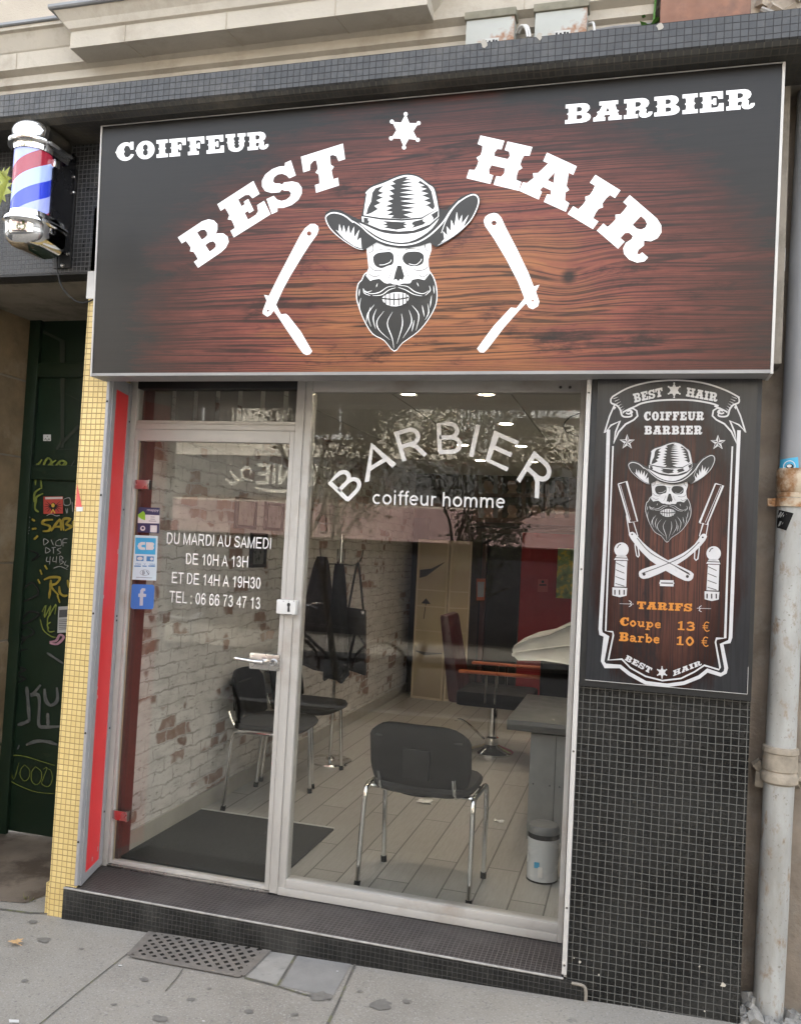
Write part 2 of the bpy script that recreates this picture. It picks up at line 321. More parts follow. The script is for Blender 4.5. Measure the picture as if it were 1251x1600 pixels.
# small lower-case slab letters and figures of the price list: bars as strokes (points, width)
LOW = {
 'o': (.66, [(smooth([(.33,.04),(.1,.34),(.33,.64),(.56,.34)], 5, True), .2, True)]),
 'u': (.78, [([(.2,.66),(.2,.2),(.34,.06),(.5,.14),(.56,.3)], .2, False), ([(.58,.68),(.58,0)], .2, False), ([(.02,.62),(.2,.62)], .12, False), ([(.58,.06),(.76,.06)], .12, False), ([(.42,.62),(.58,.62)], .12, False)]),
 'p': (.78, [([(.2,.68),(.2,-.3)], .2, False), (smooth([(.42,.06),(.24,.34),(.44,.62),(.66,.34)], 5, True), .17, True), ([(.02,.62),(.2,.62)], .12, False), ([(.02,-.26),(.42,-.26)], .13, False)]),
 'e': (.68, [([(.12,.36),(.56,.36),(.52,.56),(.34,.64),(.16,.56),(.1,.34),(.18,.12),(.36,.04),(.6,.14)], .17, False)]),
 'a': (.74, [([(.12,.5),(.2,.62),(.4,.62),(.52,.5),(.52,.12),(.62,.05),(.74,.06)], .18, False), (smooth([(.46,.34),(.2,.34),(.14,.16),(.3,.06),(.5,.2)], 4), .17, False)]),
 'r': (.64, [([(.22,.68),(.22,0)], .2, False), ([(.22,.44),(.36,.62),(.54,.6),(.56,.48)], .18, False), ([(.02,.62),(.22,.62)], .12, False), ([(.02,.06),(.46,.06)], .13, False)]),
 'b': (.76, [([(.2,1),(.2,.02)], .2, False), (smooth([(.42,.05),(.22,.34),(.44,.62),(.66,.34)], 5, True), .17, True), ([(.02,.95),(.2,.95)], .12, False)]),
 '1': (.6, [([(.3,1),(.3,.02)], .24, False), ([(.05,.07),(.56,.07)], .15, False), ([(.06,.78),(.3,.9)], .15, False)]),
 '3': (.72, [([(.1,.82),(.3,.93),(.54,.86),(.58,.7),(.48,.57),(.3,.53),(.5,.5),(.62,.34),(.58,.14),(.38,.05),(.18,.08),(.08,.2)], .2, False)]),
 '0': (.74, [(smooth([(.37,.06),(.13,.5),(.37,.94),(.61,.5)], 5, True), .22, True)]),
}
def quad(BL, BR, TR, TL):
    def f(x, y):
        return tuple(BL[i] * (1 - x) * (1 - y) + BR[i] * x * (1 - y) + TR[i] * x * y + TL[i] * (1 - x) * y for i in (0, 1))
    return f
def slab_letter(mb, ch, q, fn, lift):
    wd, cs = SLAB[ch]; loops = [[q(x / wd, y) for x, y in c] for c in cs]; mb.poly(loops[0], fn, lift, loops[1:])
def slab_word(mb, txt, q, fn, lift, gap=.07, sp=.5):
    adv = [(SLAB[c][0] if c in SLAB else LOW[c][0] if c in LOW else sp) + gap for c in txt]; tot = sum(adv) - gap; x = 0; k = 0
    for c, a in zip(txt, adv):
        wd = a - gap
        if c in SLAB: slab_letter(mb, c, (lambda u, v, x=x, wd=wd: q((x + u * wd) / tot, v)), fn, lift)
        elif c in LOW:
            for i, (pts, sw, cl) in enumerate(LOW[c][1]):
                pp = [q((x + a_) / tot, b_) for a_, b_ in pts]; p0 = q(x / tot, 0); p1 = q(x / tot, 1); sc_ = math.hypot(p1[0] - p0[0], p1[1] - p0[1])
                mb.stroke(pp, sw * sc_, fn, lift + i * .00008, cl)
        x += a

def _ar(*a): return arcp(*a)
ARIAL = {
 'D': (.95, [([(.17,.065),(.42,.065)] + arcp(.42,.5,.40,.435,-80,80) + [(.42,.935),(.17,.935)], 1)]),
 'U': (.94, [([(.16,1),(.16,.36)] + arcp(.47,.36,.31,.295,190,350) + [(.78,.36),(.78,1)], 0)]),
 'M': (1.08, [([(.14,0),(.14,1)], 0), ([(.16,.95),(.54,.04),(.92,.95)], 0), ([(.94,0),(.94,1)], 0)]),
 'A': (.9, [([(.06,0),(.45,.95),(.84,0)], 0), ([(.2,.33),(.70,.33)], 0)]),
 'R': (.97, [([(.16,0),(.16,1)], 0), ([(.16,.935),(.55,.935)] + arcp(.55,.705,.25,.23,80,-80) + [(.55,.475),(.16,.475)], 0), ([(.48,.47),(.64,.36),(.86,0)], 0)]),
 'I': (.33, [([(.165,0),(.165,1)], 0)]),
 'S': (.9, [(smooth([(.76,.72),(.68,.87),(.46,.94),(.24,.88),(.17,.74),(.24,.6),(.46,.52),(.7,.43),(.78,.27),(.7,.12),(.46,.06),(.22,.12),(.12,.3)], 3), 0)]),
 'E': (.92, [([(.82,.935),(.17,.935),(.17,.065),(.85,.065)], 0), ([(.17,.515),(.78,.515)], 0)]),
 'H': (1.0, [([(.16,0),(.16,1)], 0), ([(.84,0),(.84,1)], 0), ([(.16,.53),(.84,.53)], 0)]),
 'T': (.86, [([(.03,.935),(.83,.935)], 0), ([(.43,.94),(.43,0)], 0)]),
 'L': (.78, [([(.16,1),(.16,.065),(.74,.065)], 0)]),
 'B': (.92, [([(.16,.065),(.16,.935),(.5,.935)] + arcp(.5,.725,.23,.21,80,-80) + [(.5,.515),(.16,.515)], 0), ([(.5,.515)] + arcp(.53,.29,.27,.225,90,-90) + [(.16,.065),(.16,.2)], 0)]),
 'N': (.98, [([(.15,0),(.15,1)], 0), ([(.15,.96),(.83,.04)], 0), ([(.83,0),(.83,1)], 0)]),
 'G': (1.02, [(arcp(.52,.5,.39,.435,45,330,14) + [(.87,.45),(.55,.45)], 0)]),
 '0': (.78, [(arcp(.39,.5,.265,.435,0,345,22), 1)]),
 '1': (.78, [([(.47,0),(.47,.97)], 0), ([(.45,.92),(.34,.8),(.18,.72)], 0)]),
 '3': (.78, [(smooth([(.13,.74),(.22,.88),(.38,.94),(.55,.88),(.6,.74),(.52,.58),(.34,.53),(.55,.47),(.65,.29),(.56,.12),(.38,.06),(.2,.11),(.11,.27)], 3), 0)]),
 '4': (.78, [([(.56,0),(.56,.96)], 0), ([(.54,.90),(.10,.29),(.73,.29)], 0)]),
 '6': (.78, [(smooth([(.63,.74),(.55,.9),(.4,.94),(.22,.84),(.14,.6),(.13,.36),(.2,.14),(.4,.06),(.6,.16),(.66,.32),(.58,.5),(.4,.58),(.22,.5),(.15,.36)], 3), 0)]),
 '7': (.78, [([(.1,.935),(.66,.935),(.5,.7),(.36,.4),(.3,0)], 0)]),
 '9': (.78, [(smooth([(.15,.26),(.23,.1),(.38,.06),(.56,.16),(.64,.4),(.65,.64),(.58,.86),(.38,.94),(.18,.84),(.12,.68),(.2,.5),(.38,.42),(.56,.5),(.63,.64)], 3), 0)]),
 ':': (.36, [([(.18,.0),(.18,.13)], 0), ([(.18,.58),(.18,.71)], 0)]),
 'c': (.68, [(arcp(.37,.36,.26,.3,48,312,14), 0)]), 'o': (.76, [(arcp(.38,.36,.27,.3,0,342,18), 1)]),
 'i': (.32, [([(.16,0),(.16,.72)], 0), ([(.16,.87),(.16,1)], 0)]),
 'f': (.39, [(smooth([(.42,.955),(.33,.95),(.24,.90),(.22,.78)], 4) + [(.22,.6),(.22,0)], 0), ([(.04,.67),(.4,.67)], 0)]),
 'e': (.74, [([(.11,.38),(.63,.38)] + arcp(.37,.36,.26,.3,12,318,16), 0)]),
 'u': (.74, [([(.14,.72),(.14,.26)] + arcp(.35,.26,.21,.2,195,300) + [(.54,.2)], 0), ([(.59,0),(.59,.72)], 0)]),
 'r': (.46, [([(.15,0),(.15,.72)], 0), ([(.15,.40),(.2,.58),(.31,.65),(.44,.63)], 0)]),
 'h': (.74, [([(.14,0),(.14,1)], 0), (smooth([(.15,.38),(.2,.56),(.36,.66),(.52,.6),(.58,.44)], 4) + [(.58,.3),(.58,0)], 0)]),
 'm': (1.14, [([(.14,0),(.14,.72)], 0), (smooth([(.15,.40),(.2,.57),(.34,.66),(.49,.6),(.55,.44)], 4) + [(.55,.3),(.55,0)], 0), (smooth([(.56,.40),(.62,.57),(.76,.66),(.91,.6),(.97,.44)], 4) + [(.97,.3),(.97,0)], 0)]),
}
def arial(mb, txt, q, fn, lift=0., wt=.13, gap=.02, sp=.34):
    adv = [(ARIAL[c][0] if c in ARIAL else sp) + gap for c in txt]; x = 0; tot = sum(adv) - gap; n = 0
    for c, a in zip(txt, adv):
        if c in ARIAL:
            for pts, cl in ARIAL[c][1]:
                # stroked in letter space so that slanted and squeezed words keep the weight of their letters
                n += 1; mb.stroke(pts, wt * (1 if c.isupper() or c.isdigit() else .95), (lambda u, v, l, x=x: fn(*q((x + u) / tot, v), l)), lift + .00005 * (n % 7), bool(cl))
        x += a
_fc = {}
def sans(txt):
    if txt in _fc: return _fc[txt]
    cu = bpy.data.curves.new('t', 'FONT'); cu.body = txt; cu.resolution_u = 4; ob = bpy.data.objects.new('t', cu); C.objects.link(ob)
    dg = bpy.context.evaluated_depsgraph_get(); me = bpy.data.meshes.new_from_object(ob.evaluated_get(dg))
    vs = [(v.co.x, v.co.y) for v in me.vertices]; fs = [tuple(p.vertices) for p in me.polygons]
    bpy.data.objects.remove(ob); bpy.data.curves.remove(cu); bpy.data.meshes.remove(me); _fc[txt] = (vs, fs); return vs, fs
def sans_word(mb, txt, q, fn, lift=0., cap=None):
    vs, fs = sans(txt); hv = [y for _, y in sans('H')[0]]; h = cap or max(hv); x0 = min(v[0] for v in vs); x1 = max(v[0] for v in vs); k = len(mb.v)
    mb.v += [Vector(fn(*q((x - x0) / (x1 - x0), y / h), lift)) for x, y in vs]
    for f in fs: mb.f.append(tuple(k + i for i in f)); mb.m.append(mb.mi)
def crop(x0, y0, s):
    return lambda p: (x0 + p[0] / s, y0 + p[1] / s)
def planeY(Y):                    # a picture point on a wall-parallel plane at depth Y, lifted towards the street
    return lambda u, v, l: P(u, v, Y=Y - l)

# ------------------------------------------------------------------ materials used below
m_yellow = tile('yellow mosaic', .0234, .0016, (.64, .485, .19), (.71, .56, .24), (.28, .18, .08), 'XZ', .28, off=(2.040, .003), bmp=.9, pil=.3)
m_black = tile('black mosaic', .025, .0014, (.002, .002, .002), (.007, .0065, .0055), (.125, .125, .115), 'XZ', .16, spec=.28,  off=(0, -.029), bmp=.7, dirt=(.05, .048, .044), dirts=.25)
m_canopy = tile('grey canopy mosaic', .025, .0014, (.027, .028, .029), (.046, .047, .048), (.016, .016, .016), 'XZ', .28, off=(0, .0), bmp=1., pil=1.1, dirt=(.16, .15, .135), dirts=.5)
m_soffit = tile('dirty soffit mosaic', .025, .002, (.018, .018, .016), (.028, .027, .024), (.07, .064, .05), 'XY', .5, bmp=.6, dirt=(.13, .11, .08), dirts=.9)
m_fascia = tile('black lintel mosaic', .0205, .0016, (.012, .0125, .013), (.022, .023, .024), (.12, .12, .12), 'XZ', .25, bmp=.8, pil=.5)
m_stepf = tile('black step mosaic', .0185, .0009, (.005, .005, .0045), (.011, .0105, .0095), (.055, .054, .050), 'XZ', .35, spec=.3, bmp=.4, dirt=(.12, .115, .105), dirts=.35)
m_stept = tile('dark step mosaic red reflection', .0185, .0011, (.028, .023, .022), (.038, .030, .029), (.14, .13, .12), 'XY', .62, spec=.3, bmp=.4, dirt=(.15, .14, .13), dirts=.4)  # slight red in the tile colour paints the red panel's reflection
m_red = mat('red gloss panel', (.72, .04, .045), .4, spec=.35, var=.02, vs=1, col2=(.55, .05, .05), c2lo=.6, c2hi=.9, c2s=3)
m_alu = mat('beige anodised aluminium', (.41, .395, .37), .42, var=.08, vs=3, bmp=.04, col2=(.30, .26, .22), c2lo=.52, c2hi=.78, c2s=4)
m_trim = mat('white painted trim', (.50, .49, .47), .4, var=.05, col2=(.5, .48, .44), c2lo=.62, c2hi=.8)
m_greytrim = mat('grey aluminium trim', (.30, .30, .31), .4, var=.06)
m_white = mat('white lacquer', (.60, .60, .59), .35, var=.02)
m_stone = mat('cream painted stone', (.42, .385, .325), .85, var=.16, vs=2.5, bmp=.5, bs=45, col2=(.26, .225, .175), c2lo=.50, c2hi=.78, c2s=5)
m_stucco = mat('cream stucco', (.42, .37, .30), .9, var=.10, vs=5, bmp=.7, bs=150)
m_zinc = mat('weathered zinc', (.22, .225, .23), .5, metal=.3, var=.2)
m_plaster = mat('rough brown render', (.20, .165, .13), .95, var=.28, vs=9, bmp=1., bs=55, col2=(.24, .215, .18), c2lo=.5, c2hi=.72, c2s=12)
m_conc = mat('stained concrete', (.24, .215, .18), .9, var=.2, vs=4, bmp=.4, bs=60, col2=(.13, .115, .09), c2lo=.48, c2hi=.66, c2s=5)
m_green = mat('dark green door paint', (.009, .022, .012), .4, var=.2, vs=4, bmp=.05, col2=(.014, .030, .018), c2lo=.5, c2hi=.8)
m_dark = mat('near black metal', (.012, .012, .012), .5, var=.2)
m_blackpl = mat('black plastic', (.0045, .0045, .0045), .6, spec=.2, var=.15, bmp=.1, bs=300)
m_chrome = mat('chrome', (.75, .75, .74), .09, metal=1., var=.03)
m_steel = mat('brushed steel', (.55, .54, .52), .28, metal=1., var=.05)
m_glass = glass_mat('window glass', (.955, .96, .945), .043)
m_letter = mat('white vinyl', (.66, .66, .66), .45, var=.02)

# ================================================================== GROUND
def gsheet(name, x0, x1, y0, y1, dz, m, label=None, nx=2, ny=2):
    b = MB(); k = 0
    for i in range(nx + 1):
        for j in range(ny + 1):
            x = x0 + (x1 - x0) * i / nx; y = y0 + (y1 - y0) * j / ny; b.v.append(Vector((x, y, GZ(max(-8, min(8, x))) + dz)))
    for i in range(nx):
        for j in range(ny):
            a = i * (ny + 1) + j; b.f.append((a, a + ny + 1, a + ny + 2, a + 1)); b.m.append(0)
    return b.build(name, m, kind='structure')
def pave_mat():
    m, nt, b = newmat('pavement asphalt concrete'); v = coord(nt)
    c = ramp(nt, noise(nt, v, 1.3, 7, .65), [(.25, (.170, .155, .132)), (.5, (.245, .228, .198)), (.8, (.31, .292, .258))])
    sp = noise(nt, v, 170, 2, .5); c = mixc(nt, ramp(nt, sp, [(.54, 0.), (.68, .6)]), c, (.36, .35, .33))
    c = mixc(nt, ramp(nt, noise(nt, v, 95, 2), [(.30, .55), (.42, 0.)]), c, (.12, .115, .11))
    vo = nt.nodes.new('ShaderNodeTexVoronoi'); vo.inputs['Scale'].default_value = 7.5; vo.inputs['Randomness'].default_value = 1
    wv = nt.nodes.new('ShaderNodeVectorMath'); wv.operation = 'MULTIPLY_ADD'; nn = nt.nodes.new('ShaderNodeTexNoise'); nn.inputs['Scale'].default_value = 30; L(nt, v, nn.inputs['Vector'])
    L(nt, nn.outputs['Color'], wv.inputs[0]); wv.inputs[1].default_value = (.05, .05, 0); L(nt, v, wv.inputs[2]); L(nt, wv.outputs[0], vo.inputs['Vector'])
    gum = ramp(nt, vo.outputs['Distance'], [(.10, 1.), (.16, 0.)]); keep = ramp(nt, noise(nt, v, 3.1, 2), [(.56, 0.), (.62, .4)])
    c = mixc(nt, mathn(nt, 'MULTIPLY', gum, keep), c, (.085, .082, .078))
    c = mixc(nt, ramp(nt, noise(nt, v, 2.6, 8, .7), [(.58, 0.), (.75, .4)]), c, (.15, .145, .135))
    L(nt, c, b.inputs['Base Color']); b.inputs['Roughness'].default_value = .85
    bump(nt, b, noise(nt, v, 130, 4), .35, .003); return m
m_pave = pave_mat()
m_slab = mat('pale granite slab', (.27, .26, .24), .85, var=.15, vs=14, bmp=.3, bs=140, col2=(.2, .195, .18), c2lo=.55, c2hi=.7, c2s=30)
m_joint = mat('dark joint', (.09, .085, .075), .95, var=.3, vs=30, bmp=.3, col2=(.13, .13, .07), c2lo=.5, c2hi=.6, c2s=20)
m_asph = mat('road asphalt', (.055, .055, .056), .9, var=.2, vs=30, bmp=.4, bs=200)
gsheet('ground', -60, 60, -60, 60, -.16, m_asph)
b = MB(); b.mi = 0
pv = gsheet('pavement', -20, 12, -3.9, .9, 0, m_pave, nx=64, ny=4)
gsheet('road', -20, 12, -8.2, -4.05, -.12, m_asph, nx=64, ny=2)
gsheet('far_pavement', -20, 12, -10.5, -8.35, 0, m_asph, nx=64, ny=2)
b = MB(); b.hexa([(-20, -4.05, -.7), (12, -4.05, .2), (12, -3.9, .2), (-20, -3.9, -.7), (-20, -4.05, GZ(-8)), (12, -4.05, GZ(8)), (12, -3.9, GZ(8) + .002), (-20, -3.9, GZ(-8) + .002)])
b.build('kerb', m_slab, kind='structure')
# joints, slabs and stains set into the pavement (points traced on the ground)
k7 = crop(0, 1330, 1.9547)
def G3(u, v, l=0.):
    d = RM @ Vector(((u - 625.5) / FPX, -(v - 800) / FPX, -1.0)); o = CAM_LOC    # pavement z = .036 + .03 x
    t = (.036 + .03 * o.x - o.z) / (d.z - .03 * d.x); p = o + d * t; p.z += l; return p
gf = lambda u, v, l: G3(u, v, l)
b = MB()
b.mi = 0
b.stroke([k7(p) for p in [(462, 248), (385, 318), (250, 424), (110, 540), (0, 620)]], [1.0, 1.5, 1.7], gf, .0025)
b.stroke([k7(p) for p in [(1092, 330), (1060, 400), (1030, 470), (995, 540)]], [4, 2, 5], gf, .0026)
b.stroke([k7(p) for p in [(745, 388), (850, 415), (930, 440), (1010, 455)]], [3, 2, 3], gf, .0027)
b.stroke([k7(p) for p in [(912, 305), (885, 350), (848, 412)]], [3, 3], gf, .0028)
b.stroke([k7(p) for p in [(0, 178), (90, 190), (180, 192), (300, 212), (460, 240), (700, 280), (1000, 325), (1250, 358), (1600, 402)]], 2.4, gf, .0029)
b.stroke([k7(p) for p in [(560, 360), (540, 390), (505, 430)]], 1.6, gf, .0028)
b.mi = 1
b.poly([k7(p) for p in [(835, 294), (910, 303), (845, 408), (748, 384)]], gf, .0018)
b.mi = 2
b.poly([k7(p) for p in [(918, 306), (1080, 332), (1015, 448), (858, 412)]], gf, .0019)
o = b.build('pavement_joints', [m_joint, m_slab, mat('grey paving slab', (.205, .20, .19), .85, var=.12, vs=10, bmp=.3, bs=120)], kind='structure')
b = MB()
for (x, y, r) in [(100, 218, 16), (135, 272, 22), (440, 394, 17), (980, 445, 36), (1163, 472, 36), (760, 490, 16), (585, 455, 14), (75, 398, 12), (1100, 430, 10), (490, 515, 30), (1240, 460, 16), (350, 470, 9), (640, 420, 8), (900, 500, 12), (250, 300, 8)]:
    c = []
    for i in range(14):
        a = 2 * math.pi * i / 14; q = r * (.65 + .5 * rnd.random()); c.append(k7((x + q * math.cos(a), y + q * .42 * math.sin(a))))
    b.poly(smooth(c, 3, True), gf, .0031)
b.build('pavement_stains', mat('old gum and oil stains', (.150, .142, .128), .75, var=.25, vs=40), kind='structure')

# ================================================================== THE SHOP BUILDING
bld = empty('shop_building', (0, 0, 0), 'old stone building with mosaic clad ground floor holding the barber shop', 'building')
ZS = .105                                                    # top of the step / shop floor level
FLOOR = .115
b = MB(); b.prism([(-2.166, 0), (-2.036, 0), (-2.105, .25), (-2.105, .85), (-2.166, .85)], GZ(-2.1) - .05, 3.0, lambda p, t: (p[0], p[1], t)); pier = b.build('yellow_tiled_pier', m_yellow, bld, label='narrow pier of small square yellow tiles')
b = MB(); b.box(-2.19, -2.167, .012, .06, GZ(-2.1) - .05, .10); b.build('tile_patch', m_yellow, bld)
b = MB()
for (x, z, ww, hh) in [(-2.16, 1.60, .02, .1)]: pass
b.poly([(118, 795), (121, 755), (128, 790), (130, 798)], planeY(0), .0016); b.mi = 1; b.poly([(119.5, 792), (130, 792), (129.5, 799), (119.5, 799)], planeY(0), .0019)
b.build('torn_sticker', [mat('faded red paper', (.62, .11, .10), .7), m_white], pier)
# corner trims and the red reveal
b = MB(); b.box(-2.036, -2.022, -.016, .004, .12, 2.265); b.build('corner_trim', m_greytrim, bld, bevel=.002)
def rv(t, z, n=0.): return (-2.0225 - .0655 * t + n, .004 + .241 * t, z)      # the reveal splays outwards into the building
def rbox(b, t0, t1, z0, z1, n0, n1): b.hexa([rv(t0, z0, n1), rv(t0, z0, n0), rv(t1, z0, n0), rv(t1, z0, n1), rv(t0, z1, n1), rv(t0, z1, n0), rv(t1, z1, n0), rv(t1, z1, n1)])
b = MB(); rbox(b, 0, 1, .115, 2.27, -.012, 0); b.mi = 1; rbox(b, .17, .84, .15, 2.215, 0.0002, .002); b.mi = 0
rbox(b, 0, .17, .115, 2.27, 0.0002, .006); rbox(b, .84, 1, .115, 2.27, 0.0002, .006); rbox(b, .17, .84, .115, .15, 0.0002, .006)
b.mi = 2
for t_, z_ in ((.2, .92), (.19, .78), (.24, .88), (.8, 1.5), (.22, 1.31), (.5, .17), (.75, .19)): rbox(b, t_, t_ + .02, z_, z_ + .012 * (1 + t_), .0021, .0026)
b.build('red_reveal_panel', [m_greytrim, m_red, m_trim], bld, label='tall glossy red panel lining the side of the entrance')
b = MB()
for z in (.3, .75, 1.25, 1.75, 2.15): b.lathe([(0, .003), (.004, .002), (.005, 0)], (-2.029, -.0165, z), 10, Matrix.Rotation(R(90), 3, 'X'))
for z in (.35, .72, 1.2, 1.22, 1.7, 2.1): b.lathe([(0, .003), (.004, .002), (.005, 0)], rv(.93, z, .006), 10, Matrix.Rotation(R(90), 3, 'Y'))
b.build('trim_screws', m_dark, bld)
b = MB(); b.box(-.036, -.019, -.016, .006, .117, 2.262); b.build('corner_trim', m_trim, bld, bevel=.002)
b = MB(); b.box(-.030, -.020, .006, .25, .1, 2.3); b.build('right_reveal', m_alu, bld)
# black tiled pilaster
b = MB(); b.box(-.018, .556, 0, .25, GZ(0) - .06, 2.36); pil = b.build('black_tiled_panel', m_black, bld, label='panel of small black tiles with pale grout below the price board')
b = MB()
for (u, v, r) in [(1129, 1539, 4.2), (905, 1503, 2.2), (896, 1497, 1.2), (880, 1300, 1), (1092, 1510, 1.6), (935, 1523, 1.5), (1100, 1580, 1.6)]:
    c = [(u + r * (.6 + .6 * rnd.random()) * math.cos(a * .7), v + r * (.6 + .6 * rnd.random()) * math.sin(a * .7)) for a in range(9)]
    b.poly(c, planeY(0), .0012)
b.build('tile_chips', mat('exposed mortar', (.45, .42, .36), .9), pil)
# doorstep: mosaic box with worn edge
b = MB(); zf = [(-2.09, ZS - .004), (.05, ZS + .002)]
b.hexa([(-2.09, -.006, -.12), (.052, -.012, -.05), (.052, .06, -.05), (-2.09, .35, -.12), (-2.09, -.006, ZS), (.052, -.012, ZS), (.052, .06, ZS), (-2.09, .35, ZS)])
b = MB(); b.box(-2.09, .052, -.012, -.0005, -.12, ZS - .004); b.box(-2.09, -.036, -.0005, .30, -.12, ZS - .0045); step = b.build('doorstep', m_stepf, bld, bevel=.004)
b = MB(); b.box(-2.086, -.037, -.0085, .262, ZS - .006, ZS); b.build('step_tread', m_stept, step, bevel=.003)
b = MB(); b.tube([(-2.088, -.0095, ZS - .004), (-.03, -.0095, ZS - .004)], .0042, 6); b.build('worn_nosing', mat('worn mortar edge', (.30, .29, .27), .85, var=.3, vs=40), step)
b = MB()
b.tube(smooth([(.0, -.011, .092), (.04, -.012, .09), (.05, -.012, .07), (.05, -.012, .03)], 5), .006, 6); b.build('cement_edge', m_conc, step)
# lintel over the neighbouring doorway, canopy, cornices, balcony, upper wall
b = MB(); b.box(-6, -1.9, 0, .10, 2.72, 3.34); b.build('black_mosaic_lintel', m_fascia, bld)
b = MB(); b.box(-6, -2.166, .002, .10, 2.712, 2.7195); b.mi = 0; b.build('lintel_edge', mat('black lintel underside', (.02, .02, .02), .6, var=.3, vs=40), bld)
b = MB(); b.box(-1.9, .62, .02, .30, 2.30, 3.34); b.build('hidden_lintel', m_conc, bld)
def canopy_prof(): return [(-.25, 3.40), (-.25, 3.312), (-.243, 3.303), (-.228, 3.30)]
b = MB(); b.prism([(-.25, 3.398), (-.25, 3.306), (-.244, 3.300), (-.2, 3.300), (-.2, 3.398)], -7, .93, lambda p, t: (t, p[0], p[1])); can = b.build('mosaic_canopy', m_canopy, bld, label='long ledge of glossy grey mosaic above the sign')
b = MB(); b.prism([(-.246, 3.299), (-.236, 3.287), (-.2, 3.276), (-.12, 3.285), (.02, 3.287), (.02, 3.299)], -7, .93, lambda p, t: (t, p[0], p[1])); b.build('canopy_soffit', m_soffit, can)
b = MB(); b.prism([(-.199, 3.30), (-.199, 3.396), (.15, 3.396), (.15, 3.30)], -7, .93, lambda p, t: (t, p[0], p[1])); b.build('canopy_core', m_conc, can)
b = MB()
for (u, v) in [(756, 68), (842, 56), (1031, 42)]:
    b.poly([(u + 6 * (.6 + .6 * rnd.random()) * math.cos(a * .7), v + 7 * (.6 + .5 * rnd.random()) * math.sin(a * .7)) for a in range(9)], planeY(-.25), .0015)
b.build('chipped_tile', mat('chipped mortar', (.34, .32, .28), .9), can)
corn = [(.1, 3.38), (-.13, 3.38), (-.13, 3.43), (-.15, 3.44), (-.15, 3.475), (-.17, 3.485), (-.17, 3.52), (-.20, 3.535), (-.20, 3.605), (-.205, 3.61), (-.235, 3.67), (-.25, 3.675), (-.25, 3.69), (.1, 3.70)]
b = MB(); b.prism(corn, -7, .15, lambda p, t: (t, p[0], p[1])); co = b.build('stone_cornice', m_stone, bld, label='cream stone cornice moulding')
bal = [(-.1, 3.53), (-.30, 3.53), (-.30, 3.597), (-.312, 3.603), (-.32, 3.63), (-.345, 3.665), (-.1, 3.668)]
b = MB(); b.prism(bal, -2.11, -.632, lambda p, t: (t - (.055 * min(1, max(0, (p[1] - 3.60) / .06)) * (1 if t < -1 else -1)), p[0], p[1])); bs = b.build('balcony_slab', m_stone, bld, label='projecting cream stone balcony slab')
b = MB(); b.prism([(-.05, 3.669), (-.355, 3.666), (-.36, 3.672), (-.36, 3.682), (-.05, 3.69)], -2.18, -.57, lambda p, t: (t, p[0], p[1])); b.build('zinc_edge', m_zinc, bs)
b = MB(); b.prism([(.05, 3.70), (-.258, 3.690), (-.262, 3.694), (-.262, 3.704), (.05, 3.715)], -7, -2.19, lambda p, t: (t, p[0], p[1])); b.build('zinc_edge', m_zinc, co)
b = MB()
for x in (-1.86, -1.42, -.98): b.tube([(x, -.3015, 3.532), (x, -.3015, 3.596)], .0022, 5); b.tube([(x, -.30, 3.5295), (x + .02, -.17, 3.5295)], .0022, 5)
for x in (-2.45, -.3, .05): b.tube([(x, -.2015, 3.537), (x, -.2015, 3.603)], .0018, 5)
b.build('stone_joints', mat('joint mortar', (.36, .32, .26), .9), bs)
rail = MB()
for x in (-2.03, -1.97): rail.box(x - .012, x + .012, -.30, -.276, 3.685, 4.3); rail.box(x - .03, x + .03, -.315, -.26, 3.682, 3.692)
rail.box(-2.1, -.6, -.30, -.28, 4.28, 4.31); rail.build('balcony_rail', m_dark, bs)
b = MB(); b.box(-14, 10, .05, .35, 3.40, 9.0); b.box(-14, 10, .351, 8, 2.95, 8.9); b.build('upper_wall', m_stucco, bld)  # unseen mass widened and deepened to keep the sun off this side
b = MB(); b.box(.12, 1.8, -.04, .05, 3.41, 4.2)
for i in range(60):
    x = .15 + rnd.random() * .9; z = 3.43 + rnd.random() * .35; r = .02 + rnd.random() * .05
    b.obox((x, -.045, z), (r * 2, .03, r), Euler((rnd.random(), rnd.random(), rnd.random())).to_matrix())
b.build('rubble_masonry', mat('rough rubble stone', (.36, .31, .25), .95, var=.3, vs=12, bmp=1., bs=40), bld)
# rough rendered wall on the right, stone jamb on the left, recessed green door
b = MB(); nx, nz = 30, 90
for i in range(nx + 1):
    for j in range(nz + 1):
        b.v.append(Vector((.556 + 1.2 * i / nx, .14 + .012 * (rnd.random() - .5), -.05 + 3.4 * j / nz)))
for i in range(nx):
    for j in range(nz): a = i * (nz + 1) + j; b.f.append((a, a + nz + 1, a + nz + 2, a + 1)); b.m.append(0)
b.box(.56, 10, .155, .4, -.05, 3.4); b.build('rendered_wall', m_plaster, bld, smooth=True, label='rough dark brown render beside the drainpipe')  # back box runs on unseen to stop sun coming round the edge
b = MB(); zs = [-.2, .42, .98, 1.40, 1.98, 2.40, 2.75]
m_block = mat('weathered sandstone', (.22, .165, .10), .95, var=.4, vs=6, bmp=1., bs=26, col2=(.33, .275, .20), c2lo=.52, c2hi=.68, c2s=4)
for i in range(6):
    dx = rnd.uniform(-.008, .008); b.box(-3.8, -3.10 + dx, .0, .86, zs[i] + .004, zs[i + 1] - .004)
b.build('stone_jamb', m_block, bld, bevel=.012, label='weathered sandstone blocks at the far left')
b = MB(); b.box(-14, -3.112, .01, .86, -.3, 2.95); b.build('jamb_mortar', m_conc, bld)  # mortar behind the blocks, stretched far left unseen to block sun
b = MB(); b.box(-3.8, -2.166, .10, .9, 2.735, 2.9); b.build('doorway_soffit', m_conc, bld)
